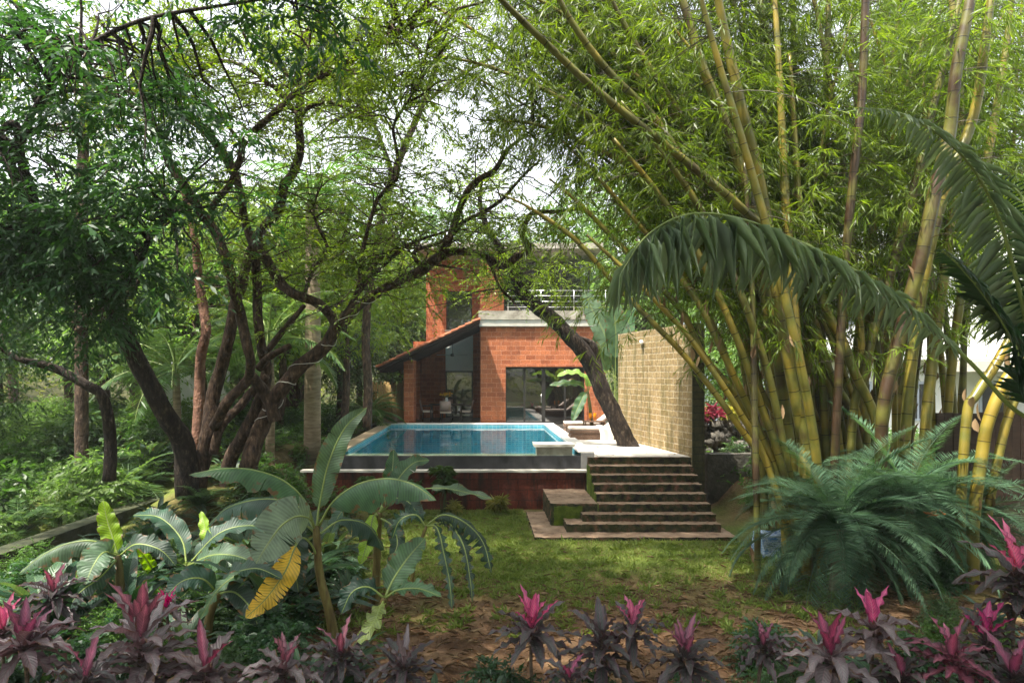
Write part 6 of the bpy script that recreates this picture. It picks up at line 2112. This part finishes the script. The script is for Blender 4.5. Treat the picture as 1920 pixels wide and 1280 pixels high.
# unseen tree added overhead to shade the foreground, its trunk behind the camera
P = [(-5.5, -3.5, -.2), (-5.3, -3.2, 4), (-4.5, -2, 8), (-3.5, 0, 10.5)]
ex = [([(2, 4, 10.8), (3.5, 7, 12.2), (4.5, 10, 12.8)], [.06, .05, .02]), ([(-4.6, -2.2, 7.6), (-1.5, 1, 9.6), (2, 4, 10.8)], [.14, .1, .05]), ([(-4.5, -2, 8), (-5.5, 3, 10), (-6, 7, 11.2)], [.14, .1, .05])]
simple_tree('added_shade_tree', 'broad shade tree spreading overhead above the foreground bed', P, [.35, .3, .24, .1],
            [dict(c=(-3, 2.5, 11.0), rad=(7.5, 5.8, 1.5), ncl=300, per=13), dict(c=(5, 3, 11.2), rad=(5.5, 5.5, 1.4), ncl=190, per=13), dict(c=(-2.5, 8.2, 12.6), rad=(4.0, 2.6, 1.0), ncl=70, per=11)], 'leaf_dark', 'bark', extra=ex, L=.8, K=8, ll=.3, lw=.12, cl=.7)

# ------------------------------------------------------------------ lawn grass, straw, fallen leaves
n = 200000
x = RG.uniform(-2.6, 6.4, n)
y = RG.uniform(7.6, 17.5, n)
nz = np.sin(x * 1.7 + 1.3 * np.sin(y * 1.1)) * .5 + np.sin(y * 2.3 + x * .9) * .35 + .3 * np.sin(x * 4.1 - y * 3.3)
dens = np.clip((y - 10.2) / 2.3 + nz * .6, 0, 1) ** 1.3 * np.clip((x + 2.4 + nz * .4) / .9, 0, 1)
dens *= np.where(((x > 1.1) & (y > 14.25)), 0, 1) * np.where((x > 5.2) & (y > 16), .2, 1)
k = RG.random(n) < dens
x, y = x[k], y[k]
p = np.stack([x, y, ground_h(x, y) - .005], 1)
dv = rdir(len(p), .45, 1.0)
gb = MB()
gb.leaves(p, dv, RG.uniform(.035, .085, len(p)), .011, 1, .1)
nt_ = 700                                     # longer uneven tufts and weeds
x = RG.uniform(-2.6, 6.0, nt_)
y = RG.uniform(9.0, 17.3, nt_)
k = ~((x > 1.0) & (y > 14.2))
q = np.stack([x[k], y[k], ground_h(x[k], y[k])], 1)
q = np.repeat(q, 22, 0) + RG.normal(0, .05, (len(q) * 22, 3)) * (1, 1, 0)
gb.leaves(q, rdir(len(q), .25, .95), RG.uniform(.06, .16, len(q)), .012, 1, .15, kind='blade')
tag(gb.build('lawn_grass', 'grass'), kind='stuff')
n = 22000
x = RG.uniform(-5, 7.5, n)
y = 5.2 + (RG.random(n) ** .8) * 12
k = ~((x > 1.1) & (y > 14.2)) & (RG.random(n) < np.where(y > 11.5, .14, .85))
x, y = x[k], y[k]
sb = MB()
p = np.stack([x, y, ground_h(x, y) + RG.uniform(.004, .03, len(x))], 1)
sb.leaves(p, rdir(len(p), -.05, .22), RG.uniform(.05, .22, len(p)), RG.uniform(.003, .008, len(p)), .6, .1, kind='blade')
tag(sb.build('dry_straw', 'straw'), kind='stuff')
n = 1500
x = RG.uniform(-7, 7.5, n)
y = RG.uniform(5.2, 17, n)
k = ~((x > 1.1) & (y > 14.2)) & (RG.random(n) < np.where(y > 11, .35, 1))
x, y = x[k], y[k]
lb = MB()
p = np.stack([x, y, ground_h(x, y) + .012], 1)
lb.leaves(p, rdir(len(p), -.05, .15), RG.uniform(.04, .1, len(p)), RG.uniform(.015, .04, len(p)), .25, .2, kind='oval')
# a few lie on the steps
for z_, yy in zip(ZS, [16.62 - .305 * i for i in range(7)]):
    m_ = 7
    q = np.stack([RG.uniform(2.8, 5.1, m_), yy + RG.uniform(.05, .26, m_), np.full(m_, z_ + .02)], 1)
    lb.leaves(q, rdir(m_, -.02, .1), RG.uniform(.05, .14, m_), RG.uniform(.02, .05, m_), .25, .2, kind='oval')
q = np.stack([RG.uniform(3.0, 5.2, 26), RG.uniform(17, 21, 26), np.full(26, DECK + .015)], 1)
lb.leaves(q, rdir(26, -.02, .1), .09, .03, .25, .2, kind='oval')
q = np.stack([RG.uniform(-3.4, 2.4, 16), RG.uniform(18.6, 27, 16), np.full(16, 1.377)], 1)
lb.leaves(q, rdir(16, -.01, .03), .1, .04, .1, .1, kind='oval')
tag(lb.build('fallen_leaves', 'deadleaf'), kind='stuff')

# ------------------------------------------------------------------ low undergrowth and the hazy air
n = 9000
x = np.concatenate([RG.uniform(-30, -5.2, n), RG.uniform(6.5, 26, n // 2)])
y = np.concatenate([RG.uniform(13.5, 46, n), RG.uniform(14.5, 40, n // 2)])
k = (ground_h(x, y) > .2) & ~((x > -8.5) & (y < 17.8) & (x < 0)) & ~((x > 8) & (y > 23.5))
x, y = x[k], y[k]
p = np.stack([x, y, ground_h(x, y) + RG.uniform(0, .35, len(x))], 1)
ug = MB()
ug.sprays(p, rdir(len(p), .2, 1), RG.uniform(.3, .6, len(p)), 7, .17, .07, .9, .3)
tag(ug.build('undergrowth', 'leaf_mid'), kind='stuff')
hz = MB().box(-165, 165, -85, 225, -1.6, 24)
ho = hz.build('haze', 'white', smooth=False)
tag(ho, kind='stuff')
m = bpy.data.materials.new('haze')
m.use_nodes = True
m.node_tree.nodes.clear()
pv = m.node_tree.nodes.new('ShaderNodeVolumePrincipled')
pv.inputs['Color'].default_value = (0.93, 0.97, 0.95, 1)
pv.inputs['Density'].default_value = 0.001
mo = m.node_tree.nodes.new('ShaderNodeOutputMaterial')
m.node_tree.links.new(pv.outputs[0], mo.inputs['Volume'])
ho.data.materials.clear()
ho.data.materials.append(m)
